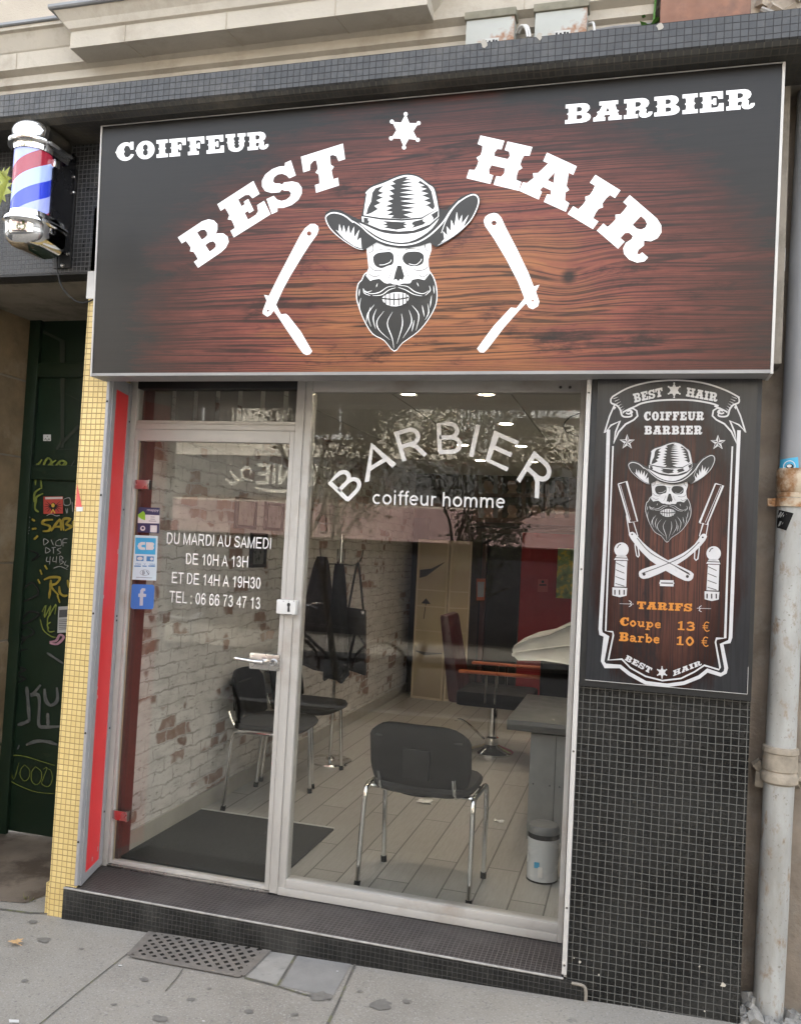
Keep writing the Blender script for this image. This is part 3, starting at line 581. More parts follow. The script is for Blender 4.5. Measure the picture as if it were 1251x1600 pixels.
b = MB(); c_ = [G3(*p) for p in [(-60, 1300), (82, 1302), (82, 1395), (40, 1412), (-60, 1405)]]; b.poly([(p.x, p.y) for p in c_], lambda x, y, l: Vector((x, y, GZ(x) + .0034))); b.build('doorway_threshold', mat('dirty brown threshold', (.155, .125, .095), .85, var=.3, vs=5, bmp=.4, bs=80, col2=(.075, .055, .038), c2lo=.46, c2hi=.6, c2s=4), bld)
gd = MB(); gd.box(-3.10, -2.2, .80, .86, -.035, 2.76)
gd.box(-3.10, -3.03, .775, .80, -.05, 2.75); gd.box(-3.03, -2.2, .78, .80, 2.42, 2.50); gd.box(-3.03, -2.2, .782, .80, 1.86, 1.94)
gdo = gd.build('entrance_door', m_green, bld, bevel=.004, label='dark green metal door covered in graffiti')
D5 = planeY(.797); b = MB()
Y1 = planeY(.79)
for pts, wv in [([(62, 515), (98, 533), (98, 700)], 5), ([(98, 612), (125, 626)], 1.2), ([(88, 702), (124, 665)], 5), ([(88, 702), (124, 702)], 1.5)]: b.stroke(pts, wv, D5, .002)
b.build('door_moulding', mat('green moulding', (.022, .030, .022), .4), gdo)
c3 = crop(0, 680, 5.0); c4g = crop(0, 980, 5.0)
GR = {'lime': [], 'yel': [], 'chalk': [], 'grey': [], 'ink': [], 'pink': []}
def gr(k, pts, wv, cf=c3): GR[k].append(([cf(p) for p in pts], wv))
gr('lime', [(225, 275), (275, 255), (330, 190)], 2.4); gr('lime', [(290, 220), (285, 300), (278, 390)], 2.2); gr('lime', [(318, 285), (322, 360), (328, 420)], 2)
gr('lime', [(350, 285), (345, 230), (375, 180), (405, 205), (375, 245), (350, 240)], 2.6); gr('lime', [(440, 195), (400, 225), (430, 250), (425, 275), (375, 270)], 2.4)
gr('lime', [(445, 270), (440, 240), (480, 200), (520, 215), (500, 250), (490, 272), (525, 270)], 2.4); gr('lime', [(460, 215), (485, 240), (510, 210)], 2)
gr('lime', [(320, 415), (275, 450), (270, 520), (290, 480), (340, 455)], 2.4); gr('lime', [(290, 480), (275, 570), (305, 600)], 2.4)
gr('yel', [(250, 655), (275, 670)], 2.4); gr('yel', [(250, 732), (288, 728)], 2.4); gr('yel', [(268, 815), (300, 785)], 2.6)
gr('yel', [(415, 660), (350, 665), (335, 690), (390, 710), (385, 745), (335, 750)], 3); gr('yel', [(400, 750), (470, 660), (480, 745)], 3); gr('yel', [(415, 715), (480, 715)], 2.6)
gr('yel', [(500, 745), (495, 660), (550, 655), (520, 695), (560, 715), (510, 745)], 3); gr('yel', [(600, 655), (570, 690), (600, 740)], 2.6)
gr('yel', [(345, 1130), (400, 1110), (470, 1115), (440, 1160), (400, 1180), (460, 1250)], 3); gr('yel', [(400, 1130), (395, 1200), (385, 1275)], 3); gr('yel', [(465, 1180), (470, 1230), (500, 1255), (530, 1250)], 3); gr('yel', [(530, 1130), (545, 1190), (575, 1160)], 3); gr('yel', [(450, 1250), (470, 1310)], 2)
gr('yel', [(315, 1050), (330, 1090)], 2); gr('yel', [(350, 1015), (372, 1050)], 2); gr('yel', [(298, 1125), (315, 1160)], 2)
gr('lime', [(330, 1380), (360, 1330), (350, 1420), (400, 1330), (385, 1410), (440, 1320), (430, 1400)], 1.6); gr('lime', [(400, 1400), (375, 1430), (380, 1530), (430, 1530)], 1.6); gr('lime', [(400, 1460), (370, 1480), (385, 1510)], 1.5); gr('lime', [(318, 1440), (340, 1520), (400, 1570), (450, 1580)], 1.4)
for a in ([(198, 585), (225, 545), (240, 520)], [(205, 535), (230, 560)], [(200, 625), (235, 640), (205, 660), (235, 680)], [(195, 710), (230, 720), (200, 745), (235, 745)], [(185, 780), (225, 765), (190, 825)], [(500, 500), (545, 490), (550, 540), (505, 545), (500, 500)], [(565, 520), (570, 600)], [(590, 520), (590, 600)], [(515, 570), (525, 610), (530, 570)],
          [(345, 860), (345, 810), (380, 830), (345, 860)], [(400, 815), (420, 860)], [(440, 830), (475, 815), (480, 860), (440, 860), (440, 830)], [(495, 870), (495, 815), (530, 810)], [(495, 840), (525, 840)], [(360, 875), (360, 920), (395, 900), (360, 875)], [(405, 880), (440, 875)], [(420, 880), (420, 925)], [(480, 880), (450, 895), (475, 915), (450, 930)],
          [(370, 950), (365, 985), (395, 985)], [(395, 945), (390, 1010)], [(420, 950), (415, 985), (445, 985)], [(445, 945), (440, 1000)], [(470, 1000), (470, 945), (495, 960), (470, 975)], [(470, 1010), (500, 990), (475, 980)], [(520, 980), (505, 1010), (535, 1020), (520, 1035)], [(420, 1040), (470, 1025), (530, 1050)], [(365, 630), (400, 615), (440, 630), (470, 625)]): gr('chalk', a, .9)
gr('grey', [(585, 195), (560, 240), (555, 285), (590, 300), (610, 270), (570, 265)], .9)
gr('ink', [(230, 900), (300, 930), (250, 980), (320, 940)], 2); gr('ink', [(180, 1200), (260, 1150), (300, 1240), (180, 1300)], 2.4); gr('ink', [(170, 1450), (230, 1380), (310, 1400), (200, 1470), (160, 1440)], 2.4)
gr('ink', [(210, 1500), (150, 1540), (200, 1580), (270, 1540), (220, 1495)], 2.2); gr('ink', [(130, 120), (200, 90), (130, 180), (220, 170)], 2.2, c4g); gr('ink', [(120, 310), (200, 330), (130, 370), (200, 400), (120, 440)], 2.2, c4g)
gr('grey', [(210, 465), (220, 560), (232, 735)], 4.2, c4g); gr('grey', [(140, 765), (200, 745), (232, 725)], 4.2, c4g); gr('grey', [(320, 450), (260, 520), (240, 530), (300, 530), (310, 620), (305, 760), (350, 780), (420, 778), (470, 775)], 4.2, c4g)
gr('grey', [(350, 480), (360, 570), (400, 610), (450, 570), (445, 470)], 4.2, c4g); gr('grey', [(375, 670), (378, 770)], 4.2, c4g); gr('grey', [(205, 920), (290, 890), (380, 895), (450, 920)], 4., c4g); gr('grey', [(140, 935), (152, 940)], 6, c4g)
gr('grey', [(370, 200), (430, 240), (500, 285)], 3, c4g)
gr('pink', [(390, 115), (440, 105), (470, 60), (500, 80), (450, 130), (390, 125)], 3, c4g)
gr('lime', [(430, 1080), (330, 1050), (220, 1015), (120, 1000), (60, 1030), (50, 1120), (70, 1190), (180, 1250), (300, 1290), (430, 1300)], .9, c4g)
for a in ([(75, 1050), (108, 1190), (150, 1060)], [(195, 1075), (165, 1110), (160, 1160), (190, 1200), (225, 1180), (235, 1120), (195, 1075)], [(280, 1090), (250, 1130), (250, 1200), (285, 1230), (320, 1200), (325, 1130), (280, 1090)], [(340, 1110), (370, 1100), (340, 1180), (330, 1225), (380, 1245), (410, 1190), (400, 1120), (370, 1105)]): gr('lime', a, .8, c4g)
gcol = {'lime': (.15, .18, .03), 'yel': (.25, .19, .02), 'chalk': (.26, .26, .25), 'grey': (.085, .09, .085), 'ink': (.004, .005, .004), 'pink': (.34, .18, .22)}
b = MB(); mats = []
for i, (k, lst) in enumerate(GR.items()):
    mats.append(mat('graffiti ' + k, gcol[k], .7, var=.3, vs=25)); b.mi = i
    for j, (pts, wv) in enumerate(lst): b.stroke(pts, [wv * .8, wv * 1.45, wv * 1.1, wv * 1.4, wv * .7], D5, .0032 + .0002 * i + .00001 * j, sm=4)
b.build('graffiti', mats, gdo)
b = MB(); b.poly([c3(p) for p in [(340, -5), (400, -5), (400, 45), (340, 45)]], D5, .0045); b.mi = 1; b.stroke([c3(p) for p in [(350, 38), (358, 25), (366, 38), (378, 38), (385, 26), (392, 38)]], .9, D5, .005); b.poly([c3(p) for p in [(368, 8), (378, 4), (374, 14)]], D5, .005)
b.build('white_sticker', [m_white, m_dark], gdo)
b = MB(); b.poly([c3(p) for p in [(342, 480), (494, 478), (494, 612), (342, 615)]], D5, .0046); b.mi = 1
for s_ in (-1, 1):
    for k in range(5): a = R(-40 + 22 * k); b.stroke([c3(p) for p in [(418 + s_ * 12, 555), (418 + s_ * 70 * math.cos(a), 555 - 60 * math.sin(a) * -1)]], [1.6, .5], D5, .005 + k * .00003)
b.poly([c3(p) for p in circ(418, 560, 22, 14, 34)], D5, .0052); b.mi = 2; b.poly([c3(p) for p in circ(416, 548, 13, 12, 16)], D5, .0054); b.stroke([c3(p) for p in [(400, 610), (416, 580), (432, 610)]], 1.6, D5, .0055); b.mi = 3; b.stroke([c3(p) for p in [(355, 492), (490, 490)]], 3.4, D5, .005)
b.build('eagle_sticker', [mat('sticker red', (.40, .05, .035), .6), m_dark, mat('sticker gold', (.55, .36, .04), .6), mat('sticker grey', (.5, .45, .42), .7)], gdo)
b = MB(); b.poly([c3(p) for p in [(458, 1340), (545, 1335), (540, 1540), (450, 1545)]], D5, .0046); b.mi = 1
b.poly([c3(p) for p in [(466, 1365), (530, 1362), (527, 1420), (462, 1425)]], D5, .005)
for k in range(6): b.stroke([c3(p) for p in [(462, 1445 + 14 * k), (530, 1442 + 14 * k)]], .9, D5, .005)
b.build('paper_notice', [mat('grey paper', (.36, .36, .35), .8), mat('newsprint ink', (.08, .08, .08), .8)], gdo)
b = MB(); b.box(-2.176, -2.125, -.004, .0, 2.60, 2.72); b.build('cable_box', m_white, bld)

# ------------------------------------------------------------------ interior shell (open to the street through the shopfront)
def brick_paper():
    m, nt, b = newmat('white brick wallpaper'); v = coord(nt, 'YZ')
    wob = nt.nodes.new('ShaderNodeTexNoise'); wob.inputs['Scale'].default_value = 6; wob.inputs['Detail'].default_value = 9; wob.inputs['Roughness'].default_value = .68; L(nt, v, wob.inputs['Vector'])
    wa = nt.nodes.new('ShaderNodeVectorMath'); wa.operation = 'MULTIPLY_ADD'; L(nt, wob.outputs['Color'], wa.inputs[0]); wa.inputs[1].default_value = (.11, .075, 0); L(nt, v, wa.inputs[2])
    br = nt.nodes.new('ShaderNodeTexBrick'); L(nt, wa.outputs[0], br.inputs['Vector']); br.inputs['Scale'].default_value = 1
    br.inputs['Brick Width'].default_value = .19; br.inputs['Row Height'].default_value = .066; br.inputs['Mortar Size'].default_value = .006; br.inputs['Mortar Smooth'].default_value = .5
    br.inputs['Color1'].default_value = (.56, .54, .51, 1); br.inputs['Color2'].default_value = (.44, .42, .39, 1); br.inputs['Mortar'].default_value = (.30, .285, .265, 1)
    br2 = nt.nodes.new('ShaderNodeTexBrick'); L(nt, wa.outputs[0], br2.inputs['Vector']); br2.inputs['Scale'].default_value = 1
    for k, x in (('Brick Width', .19), ('Row Height', .066), ('Mortar Size', .007), ('Mortar Smooth', .3)): br2.inputs[k].default_value = x
    br2.inputs['Color1'].default_value = (.12, .06, .045, 1); br2.inputs['Color2'].default_value = (.24, .14, .10, 1); br2.inputs['Mortar'].default_value = (.42, .40, .37, 1)
    cell = nt.nodes.new('ShaderNodeTexBrick'); L(nt, wa.outputs[0], cell.inputs['Vector']); cell.inputs['Scale'].default_value = 1
    for k, x in (('Brick Width', .19), ('Row Height', .066), ('Mortar Size', .007), ('Mortar Smooth', .3), ('Bias', 0.)): cell.inputs[k].default_value = x
    cell.inputs['Color1'].default_value = (0, 0, 0, 1); cell.inputs['Color2'].default_value = (1, 1, 1, 1); cell.inputs['Mortar'].default_value = (0, 0, 0, 1)
    pk = mathn(nt, 'ADD', mathn(nt, 'MULTIPLY', noise(nt, v, 2.6, 3, .5), 1.0), mathn(nt, 'MULTIPLY', cell.outputs['Color'], .22))
    f = ramp(nt, pk, [(.70, 0.), (.73, .9)])
    white = ramp(nt, noise(nt, v, 7, 8, .7, sv=(.7, 1.6, 1)), [(.25, (.36, .345, .325)), (.5, (.57, .555, .535)), (.75, (.68, .665, .64))])
    mort = mathn(nt, 'MULTIPLY', br.outputs['Fac'], ramp(nt, noise(nt, v, 5, 4), [(.35, .1), (.6, .75)])); c = mixc(nt, mort, white, (.22, .20, .18))
    c = mixc(nt, f, c, br2.outputs['Color'])
    sc_ = noise(nt, v, 26, 8, .75, sv=(.45, 1.5, 1)); c = mixc(nt, ramp(nt, sc_, [(.57, 0.), (.64, .75)]), c, (.15, .135, .12)); c = mixc(nt, ramp(nt, noise(nt, v, 16, 6), [(.5, 0.), (.75, .4)]), c, (.60, .58, .55))
    L(nt, c, b.inputs['Base Color']); b.inputs['Roughness'].default_value = .7; return m
def plank_floor():
    m, nt, b = newmat('wood effect floor tiles'); v = coord(nt, 'YX')
    br = nt.nodes.new('ShaderNodeTexBrick'); L(nt, v, br.inputs['Vector']); br.inputs['Scale'].default_value = 1; br.offset = .37; br.offset_frequency = 2
    for k, x in (('Brick Width', .9), ('Row Height', .15), ('Mortar Size', .0034), ('Mortar Smooth', .1)): br.inputs[k].default_value = x
    br.inputs['Color1'].default_value = (.37, .36, .335, 1); br.inputs['Color2'].default_value = (.30, .29, .265, 1); br.inputs['Mortar'].default_value = (.06, .055, .05, 1)
    g = noise(nt, v, 14, 6, .6, sv=(.6, 7, 1)); c = mixc(nt, ramp(nt, g, [(.4, 0.), (.7, .5)]), br.outputs['Color'], (.22, .205, .18))
    L(nt, c, b.inputs['Base Color']); b.inputs['Roughness'].default_value = .36; bump(nt, b, mathn(nt, 'SUBTRACT', 1., br.outputs['Fac']), .3, .002); return m
b = MB(); b.box(-2.06, .95, .3, 5.5, .0, FLOOR); b.build('floor', plank_floor(), kind='structure')
b = MB(); b.box(-2.25, -2.07, .26, 5.5, .05, 2.6); b.build('brick_paper_wall', brick_paper(), bld, label='inside wall papered in white and brown bricks')
b = MB(); b.box(-2.068, -2.055, .30, 5.4, FLOOR, .205); b.build('skirting_tile', mat('grey skirting tile', (.34, .325, .29), .4, var=.12), bld)
b = MB(); b.box(-2.069, -2.045, .30, .40, .11, 2.4); b.build('brown_jamb_lining', mat('dark red brown lining', (.10, .045, .04), .5), bld)
b = MB(); b.box(-2.25, 1.05, .30, 5.6, 2.36, 2.6)
ce = b.build('shop_ceiling', mat('matt white ceiling', (.60, .58, .53), .9, var=.03), bld)
b = MB()
for x in (-1.65, -1.05, -.45, .15): b.box(x - .004, x + .004, .3, 5.3, 2.3585, 2.3605)
b.build('ceiling_seams', mat('ceiling seam', (.35, .33, .3), .9), ce)
b = MB(); b.box(.95, 1.05, .26, 5.6, .05, 2.6); b.build('side_wall', mat('pale grey wall', (.52, .50, .46), .8), bld)
b = MB(); b.box(-2.07, 1.0, 5.4, 5.6, .05, 2.6); b.mi = 1; b.box(-.94, .95, 5.385, 5.3995, .115, 1.80); b.mi = 2; b.box(-2.06, -1.9, 5.385, 5.3995, .115, 1.9); b.box(-1.35, -.95, 5.38, 5.3995, .115, 1.78)  # middle near-black slab paints the dark of a doorway opening
bw = b.build('back_wall', [mat('dark brown wall', (.065, .045, .038), .7), mat('red painted wall', (.28, .016, .02), .6, var=.1), m_dark], bld, label='dark back wall with a red painted section')

# ================================================================== SHOPFRONT (aluminium glazing with the door)
F = .249
shop = empty('shopfront', (-.9, F, ZS), 'beige aluminium shopfront with a glazed door and one large window', 'shopfront')
def alu(name, boxes, parent=shop, m=m_alu, bev=.003, **k):
    b = MB()
    for q in boxes: b.box(*q)
    return b.build(name, m, parent, bevel=bev, **k)
fr = alu('frame', [(-2.092, -2.058, F, .31, .105, 2.30)])
b = MB(); b.box(-1.2755, -1.238, F - .002, .31, .112, 2.30); b.box(-1.2375, -1.205, F + .004, .31, .112, 2.30); b.box(-.075, -.055, F, .31, .108, 2.30); b.box(-1.2045, -.0755, F + .004, .31, .140, .176); b.box(-1.2375, -.0755, F, .31, .108, .1395); b.box(-1.2045, -.0755, F + .004, .31, 2.243, 2.30)
b.build('window_frame', m_alu, shop, bevel=.003)
alu('transom_bar', [(-2.0575, -1.276, F, .31, 2.071, 2.096), (-2.0575, -1.276, F + .006, .31, 2.0965, 2.112)])
alu('transom_head', [(-2.0575, -1.276, F, .31, 2.255, 2.30)], m=m_dark)
alu('threshold', [(-2.0575, -1.276, F - .006, .32, .105, .117)], m=m_steel)
b = MB(); b.box(-1.204, -.076, .268, .274, .174, 2.246); win = b.build('window_pane', m_glass, shop)
b = MB(); b.box(-2.056, -1.278, .268, .274, 2.112, 2.256); b.build('transom_pane', m_glass, shop)
b = MB()
for i in range(7):
    x = -2.02 + i * .112; b.obox((x + .03, .36, 2.20), (.085, .002, .165), Euler((0, 0, R(8))).to_matrix())
    b.mi = 0
b.box(-2.05, -1.28, .34, .38, 2.285, 2.30)
b.build('vertical_blind', mat('grey blind fabric', (.20, .19, .175), .9), shop)
b = MB(); b.box(-.50, -.14, .275, .30, 2.262, 2.285); b.build('blind_rail', m_dark, shop)
b = MB()
for x in (-.155, -.118): b.lathe([(0, .004), (.005, .003), (.006, 0)], (x, F + .003, 2.262), 10, Matrix.Rotation(R(90), 3, 'X'))
for x, zz in ((-.0275, 2.19), (-.0275, 1.55), (-.0275, .9), (-.0275, .35), (-.0275, .15)): b.lathe([(0, .003), (.0035, .002), (.004, 0)], (x, -.0165, zz), 10, Matrix.Rotation(R(90), 3, 'X'))
b.build('frame_screws', mat('screw heads', (.10, .09, .08), .4, metal=.5), shop)
# the door leaf
b = MB(); b.box(-1.298, -1.2765, F, .29, .120, 2.070); b.box(-2.0565, -2.043, F + .002, .29, .120, 2.070); b.box(-2.0425, -1.2985, F, .29, 2.018, 2.070); b.box(-2.0425, -1.2985, F + .006, .285, .118, .134)
door = b.build('shop_door', m_alu, shop, bevel=.003, label='glazed door with opening hours in white lettering')
b = MB(); b.box(-2.0425, -1.2985, .266, .274, .132, 2.019); b.build('door_pane', m_glass, door)
b = MB(); b.box(-2.046, -2.022, .276, .30, .12, 2.07); b.mi = 1; b.box(-2.038, -2.034, .262, .2655, .13, 2.01); b.build('seal_strip', [mat('brown inner stile', (.07, .045, .042), .5), mat('brass seal', (.42, .36, .24), .4, metal=.6)], door)
b = MB(); b.box(-2.040, -1.972, .244, .262, 1.797, 1.838); b.mi = 1; b.box(-1.972, -1.966, .243, .264, 1.795, 1.84); b.build('hinge_plate', [m_steel, m_dark], door, bevel=.002)
b = MB(); b.box(-2.044, -1.978, .244, .262, .315, .357); b.mi = 1; b.box(-1.978, -1.970, .243, .264, .313, .359); b.build('hinge_plate', [m_steel, m_steel], door, bevel=.002)
b = MB(); b.box(-1.422, -1.284, .238, .262, 1.040, 1.110); b.build('lock_plate', m_steel, door, bevel=.006)
b = MB(); b.tube([(-1.348, .238, 1.078), (-1.348, .205, 1.078)], .011, 14); b.tube(smooth([(-1.342, .202, 1.078), (-1.375, .198, 1.079), (-1.43, .198, 1.083), (-1.472, .20, 1.086)], 4), [.011, .010, .009, .009, .009, .008, .008, .008, .007, .007, .006, .006, .005], 10); b.build('handle', m_chrome, door, smooth=True)
b = MB(); b.lathe([(.0, .018), (.013, .017), (.015, .012), (.017, 0)], (-1.308, .238, 1.076), 18, Matrix.Rotation(R(90), 3, 'X')); b.mi = 1; b.box(-1.3095, -1.3065, .2185, .2198, 1.070, 1.082); b.build('key_cylinder', [m_chrome, m_dark], door, smooth=True)
b = MB(); b.box(-1.301, -1.214, .214, F - .003, 1.287, 1.347); lk = b.build('key_box', m_white, shop, bevel=.004, label='small white lock box with a keyhole')
b = MB(); Fk = planeY(.2135)
b.poly(circ(451, 945, 2.6, 14, 3.4), Fk, .0006); b.poly([(449.7, 946), (452.3, 946), (453, 956), (448.8, 956)], Fk, .0008)
for dx in (-8, 0, 8): b.poly(circ(451 + dx, 939.5, .7, 8), Fk, .0006)
b.stroke([(445, 960), (456, 960.5)], .8, Fk, .0006); b.build('keyhole', m_dark, lk)
# lettering and stickers on the panes (vinyl stuck on the street side)
GP = planeY(.2655); WP = planeY(.2675)
k8 = crop(200, 780, 5.004)
def q4(cf, *p): return quad(*[cf(x) for x in p])
b = MB()
arial(b, 'DU MARDI AU SAMEDI', q4(k8, (298, 347), (1122, 391), (1128, 302), (303, 258)), GP, .0006)
b.build('opening_hours_lettering', m_letter, door); b = MB()
arial(b, 'DE 10H A 13H', q4(k8, (448, 508), (942, 535), (946, 447), (452, 420)), GP, .0006)
b.build('opening_hours_lettering', m_letter, door); b = MB()
arial(b, 'ET DE 14H A 19H30', q4(k8, (337, 655), (1038, 702), (1042, 612), (342, 567)), GP, .0006)
b.build('opening_hours_lettering', m_letter, door); b = MB()
arial(b, 'TEL : 06 66 73 47 13', q4(k8, (322, 805), (1036, 860), (1040, 768), (326, 715)), GP, .0006)
b.build('opening_hours_lettering', m_letter, door)
k7w = crop(500, 650, 3.292); b = MB()
for ch, pp in (('B', [(130, 457), (238, 347), (134, 245), (25, 355)]), ('A', [(230, 345), (392, 250), (340, 95), (190, 195)]), ('R', [(408, 238), (560, 198), (515, 42), (365, 88)]), ('B', [(590, 196), (740, 194), (733, 28), (583, 32)]),
               ('I', [(748, 203), (803, 215), (839, 53), (783, 41)]), ('E', [(833, 226), (970, 290), (1040, 138), (880, 68)]), ('R', [(996, 316), (1128, 436), (1222, 285), (1085, 168)])):
    arial(b, ch, q4(k7w, *pp), WP, .0006, wt=.135)
b.build('arched_lettering', m_letter, win)
b = MB(); arial(b, 'coiffeur homme', q4(k7w, (266, 453), (952, 475), (955, 401), (268, 380)), WP, .0006); b.build('small_lettering', m_letter, win)
m_navy = mat('navy sticker', (.035, .04, .10), .4); m_cb = mat('sticker blue', (.05, .36, .62), .4); m_pale = mat('pale blue sticker', (.52, .64, .70), .4); m_fb = mat('bright blue sticker', (.05, .17, .50), .35)
b = MB(); st = [m_navy, m_white, mat('lime sticker', (.25, .50, .04), .4), mat('sticker grey text', (.18, .18, .2), .6)]
b.poly([k8(p) for p in [(85, 62), (250, 68), (242, 268), (75, 258)]], GP, .0004)
b.mi = 1; b.poly([k8(p) for p in [(80, 118), (248, 126), (246, 190), (78, 186)]], GP, .0006); sans_word(b, 'mappy', q4(k8, (150, 92), (242, 96), (243, 76), (151, 72)), GP, .0007); b.poly([k8(p) for p in circ(117, 228, 20, 16)], GP, .0006)
b.poly([k8(p) for p in [(176, 204), (228, 206), (226, 260), (174, 258)]], GP, .0006)
b.mi = 2; b.poly([k8(p) for p in [(80, 120), (120, 92), (134, 108), (136, 165), (112, 158), (82, 138)]], GP, .0008)
b.mi = 0; b.poly([k8(p) for p in circ(117, 226, 10, 14)], GP, .0009)
b.mi = 3
for yy, xa, xb in ((138, 178, 210), (155, 176, 212), (170, 164, 222)): b.stroke([k8((xa, yy)), k8((xb, yy + 2))], .9, GP, .0009)
b.build('sticker', st, door)
b = MB(); st = [m_pale, m_cb, m_white, mat('sticker dark print', (.10, .13, .16), .5), mat('sticker card blue', (.06, .20, .42), .4)]
b.poly([k8(p) for p in [(45, 280), (235, 288), (222, 636), (30, 628)]], GP, .0004)
b.mi = 1; b.poly([k8(p) for p in [(60, 300), (220, 305), (215, 434), (56, 428)]], GP, .0006)
b.mi = 2; Cc = [(135, 335), (105, 335), (85, 345), (76, 365), (84, 388), (105, 396), (135, 396), (135, 378), (112, 375), (104, 366), (112, 357), (135, 355)]
b.poly([k8(p) for p in Cc], GP, .0008); b.poly([k8(p) for p in [(142, 336), (195, 338), (208, 350), (200, 366), (207, 382), (194, 397), (142, 396)]], GP, .0008)
b.mi = 4; b.poly([k8(p) for p in [(68, 443), (125, 445), (123, 484), (66, 482)]], GP, .0006); b.poly([k8(p) for p in [(147, 446), (204, 448), (202, 487), (145, 485)]], GP, .0006)
for x in (52, 116, 162): b.poly([k8(p) for p in [(x - 2, 518), (x + (50 if x != 116 else 32), 520), (x + (50 if x != 116 else 32), 529), (x - 2, 527)]], GP, .0006)
b.mi = 2; b.poly([k8(p) for p in circ(95, 464, 22, 16, 14)], GP, .0008); b.poly([k8(p) for p in circ(186, 467, 12, 14)], GP, .0008)
b.mi = 4; sans_word(b, 'VISA', q4(k8, (56, 514), (104, 516), (104, 500), (56, 498)), GP, .0007); sans_word(b, 'V', q4(k8, (124, 514), (140, 515), (140, 500), (124, 499)), GP, .0007); sans_word(b, 'VISA', q4(k8, (168, 518), (214, 520), (214, 504), (168, 502)), GP, .0007)
b.mi = 3; b.stroke([k8(p) for p in circ(132, 574, 36, 20, 22)], .5, GP, .0007, True)
for r in (10, 18, 26): b.stroke([k8((140 - r * math.cos(R(a)), 575 - r * math.sin(R(a)))) for a in range(-50, 51, 20)], .9, GP, .0008)
b.stroke([k8((145, 560)), k8((165, 590))], 1.2, GP, .0008); b.stroke([k8((66, 610)), k8((190, 616))], .7, GP, .0007)
b.build('sticker', st, door)
b = MB(); sq = []
for cx, cy, a0 in ((188, 690, -90), (182, 838, 0), (42, 836, 90), (48, 686, 180)): sq += [(cx + 20 * math.cos(R(a0 + t)), cy + 22 * math.sin(R(a0 + t))) for t in range(0, 91, 18)]
b.poly([k8(p) for p in sq], GP, .0004); b.mi = 1
b.poly([k8(p) for p in [(92, 832), (95, 765), (82, 764), (83, 738), (96, 738), (98, 712), (112, 695), (138, 698), (137, 718), (124, 718), (121, 738), (145, 742), (142, 764), (120, 764), (117, 832)]], GP, .0007)
b.build('sticker', [m_fb, mat('translucent grey f', (.42, .46, .52), .5)], door)
b = MB(); b.tube(smooth([P(905, 646, Y=.29), P(890, 652, Y=.31), P(880, 664, Y=.33), P(884, 674, Y=.32), P(904, 682, Y=.29)], 6), .0028, 6); tag(b.build('hanging_wire', m_dark), 'thin black wire looping inside the top right corner of the window', 'wire')

# ================================================================== SHOP SIGN
sb_ = -.03797; sa_ = -.114 - sb_ * 2.248
def SG(u, v, l=0.):
    d = RM @ Vector(((u - 625.5) / FPX, -(v - 800) / FPX, -1.0)); o = CAM_LOC
    t = (sa_ + sb_ * o.z - o.y) / (d.y - sb_ * d.z); p = o + d * t; p.y -= l; return p
sign = empty('shop_sign', (-.735, -.06, 2.248), 'wide wood print fascia sign with bearded skull and white letters BEST HAIR', 'shop sign')
X0, X1, Z0, Z1 = -2.041, .567, 2.250, 3.275
def sy(z): return sa_ + sb_ * z
m_sign = sign_mat('charred wood print', 'XZ', -.62, 2.50, 1.13, .72, (.0135, .013, .0127), (.185, .053, .039), (.295, .116, .050), org=(-.735, 2.248))
b = MB(); b.hexa([(X0, sy(Z0), Z0), (X1, sy(Z0), Z0), (X1, .0, Z0), (X0, .0, Z0), (X0, sy(Z1), Z1), (X1, sy(Z1), Z1), (X1, .0, Z1), (X0, .0, Z1)]); b.build('sign_panel', m_sign, sign, label='dark reddish wood print with charred edges')
b = MB()
for xa, xb in ((X0 - .006, X0 - .0002), (X1 + .0002, X1 + .009)):
    b = MB(); b.hexa([(xa, sy(Z0) - .004, Z0 - .014), (xb, sy(Z0) - .004, Z0 - .014), (xb, .0, Z0 - .014), (xa, .0, Z0 - .014), (xa, sy(Z1) - .004, Z1 + .002), (xb, sy(Z1) - .004, Z1 + .002), (xb, .0, Z1 + .002), (xa, .0, Z1 + .002)]); b.build('side_trim', m_trim, sign)
b = MB(); b.box(X0, X1, sy(Z0) - .003, 0., Z0 - .012, Z0 - .0004); b.build('bottom_trim', mat('dull grey trim', (.26, .255, .25), .5), sign)
b = MB(); b.box(X0, X1, sy(Z1) - .003, 0., Z1 + .0004, Z1 + .003); b.build('top_trim', m_trim, sign)
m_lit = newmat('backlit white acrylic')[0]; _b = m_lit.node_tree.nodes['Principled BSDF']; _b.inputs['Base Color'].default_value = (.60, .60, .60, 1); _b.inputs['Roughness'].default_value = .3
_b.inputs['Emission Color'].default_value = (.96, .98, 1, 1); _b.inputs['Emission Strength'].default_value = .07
kB = crop(270, 210, 4.468); kH = crop(720, 200, 3.791); kC = crop(170, 190, 4.811); kR = crop(870, 130, 3.909)
def lett(txt, lst, cf):
    b = MB()
    for ch, pp in lst: slab_letter(b, ch, q4(cf, *pp), SG, .0012)
    b.build('lettering', m_lit, sign, label='white slab letters ' + txt)
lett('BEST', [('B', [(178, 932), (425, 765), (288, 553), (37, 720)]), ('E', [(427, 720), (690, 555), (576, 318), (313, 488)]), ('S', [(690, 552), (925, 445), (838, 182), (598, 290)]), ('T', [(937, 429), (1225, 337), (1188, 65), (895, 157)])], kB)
lett('HAIR', [('H', [(32, 298), (346, 374), (428, 115), (115, 45)]), ('A', [(343, 372), (620, 497), (722, 245), (455, 122)]), ('I', [(630, 510), (780, 600), (943, 370), (795, 278)]), ('R', [(803, 608), (1054, 824), (1249, 614), (998, 398)])], kH)
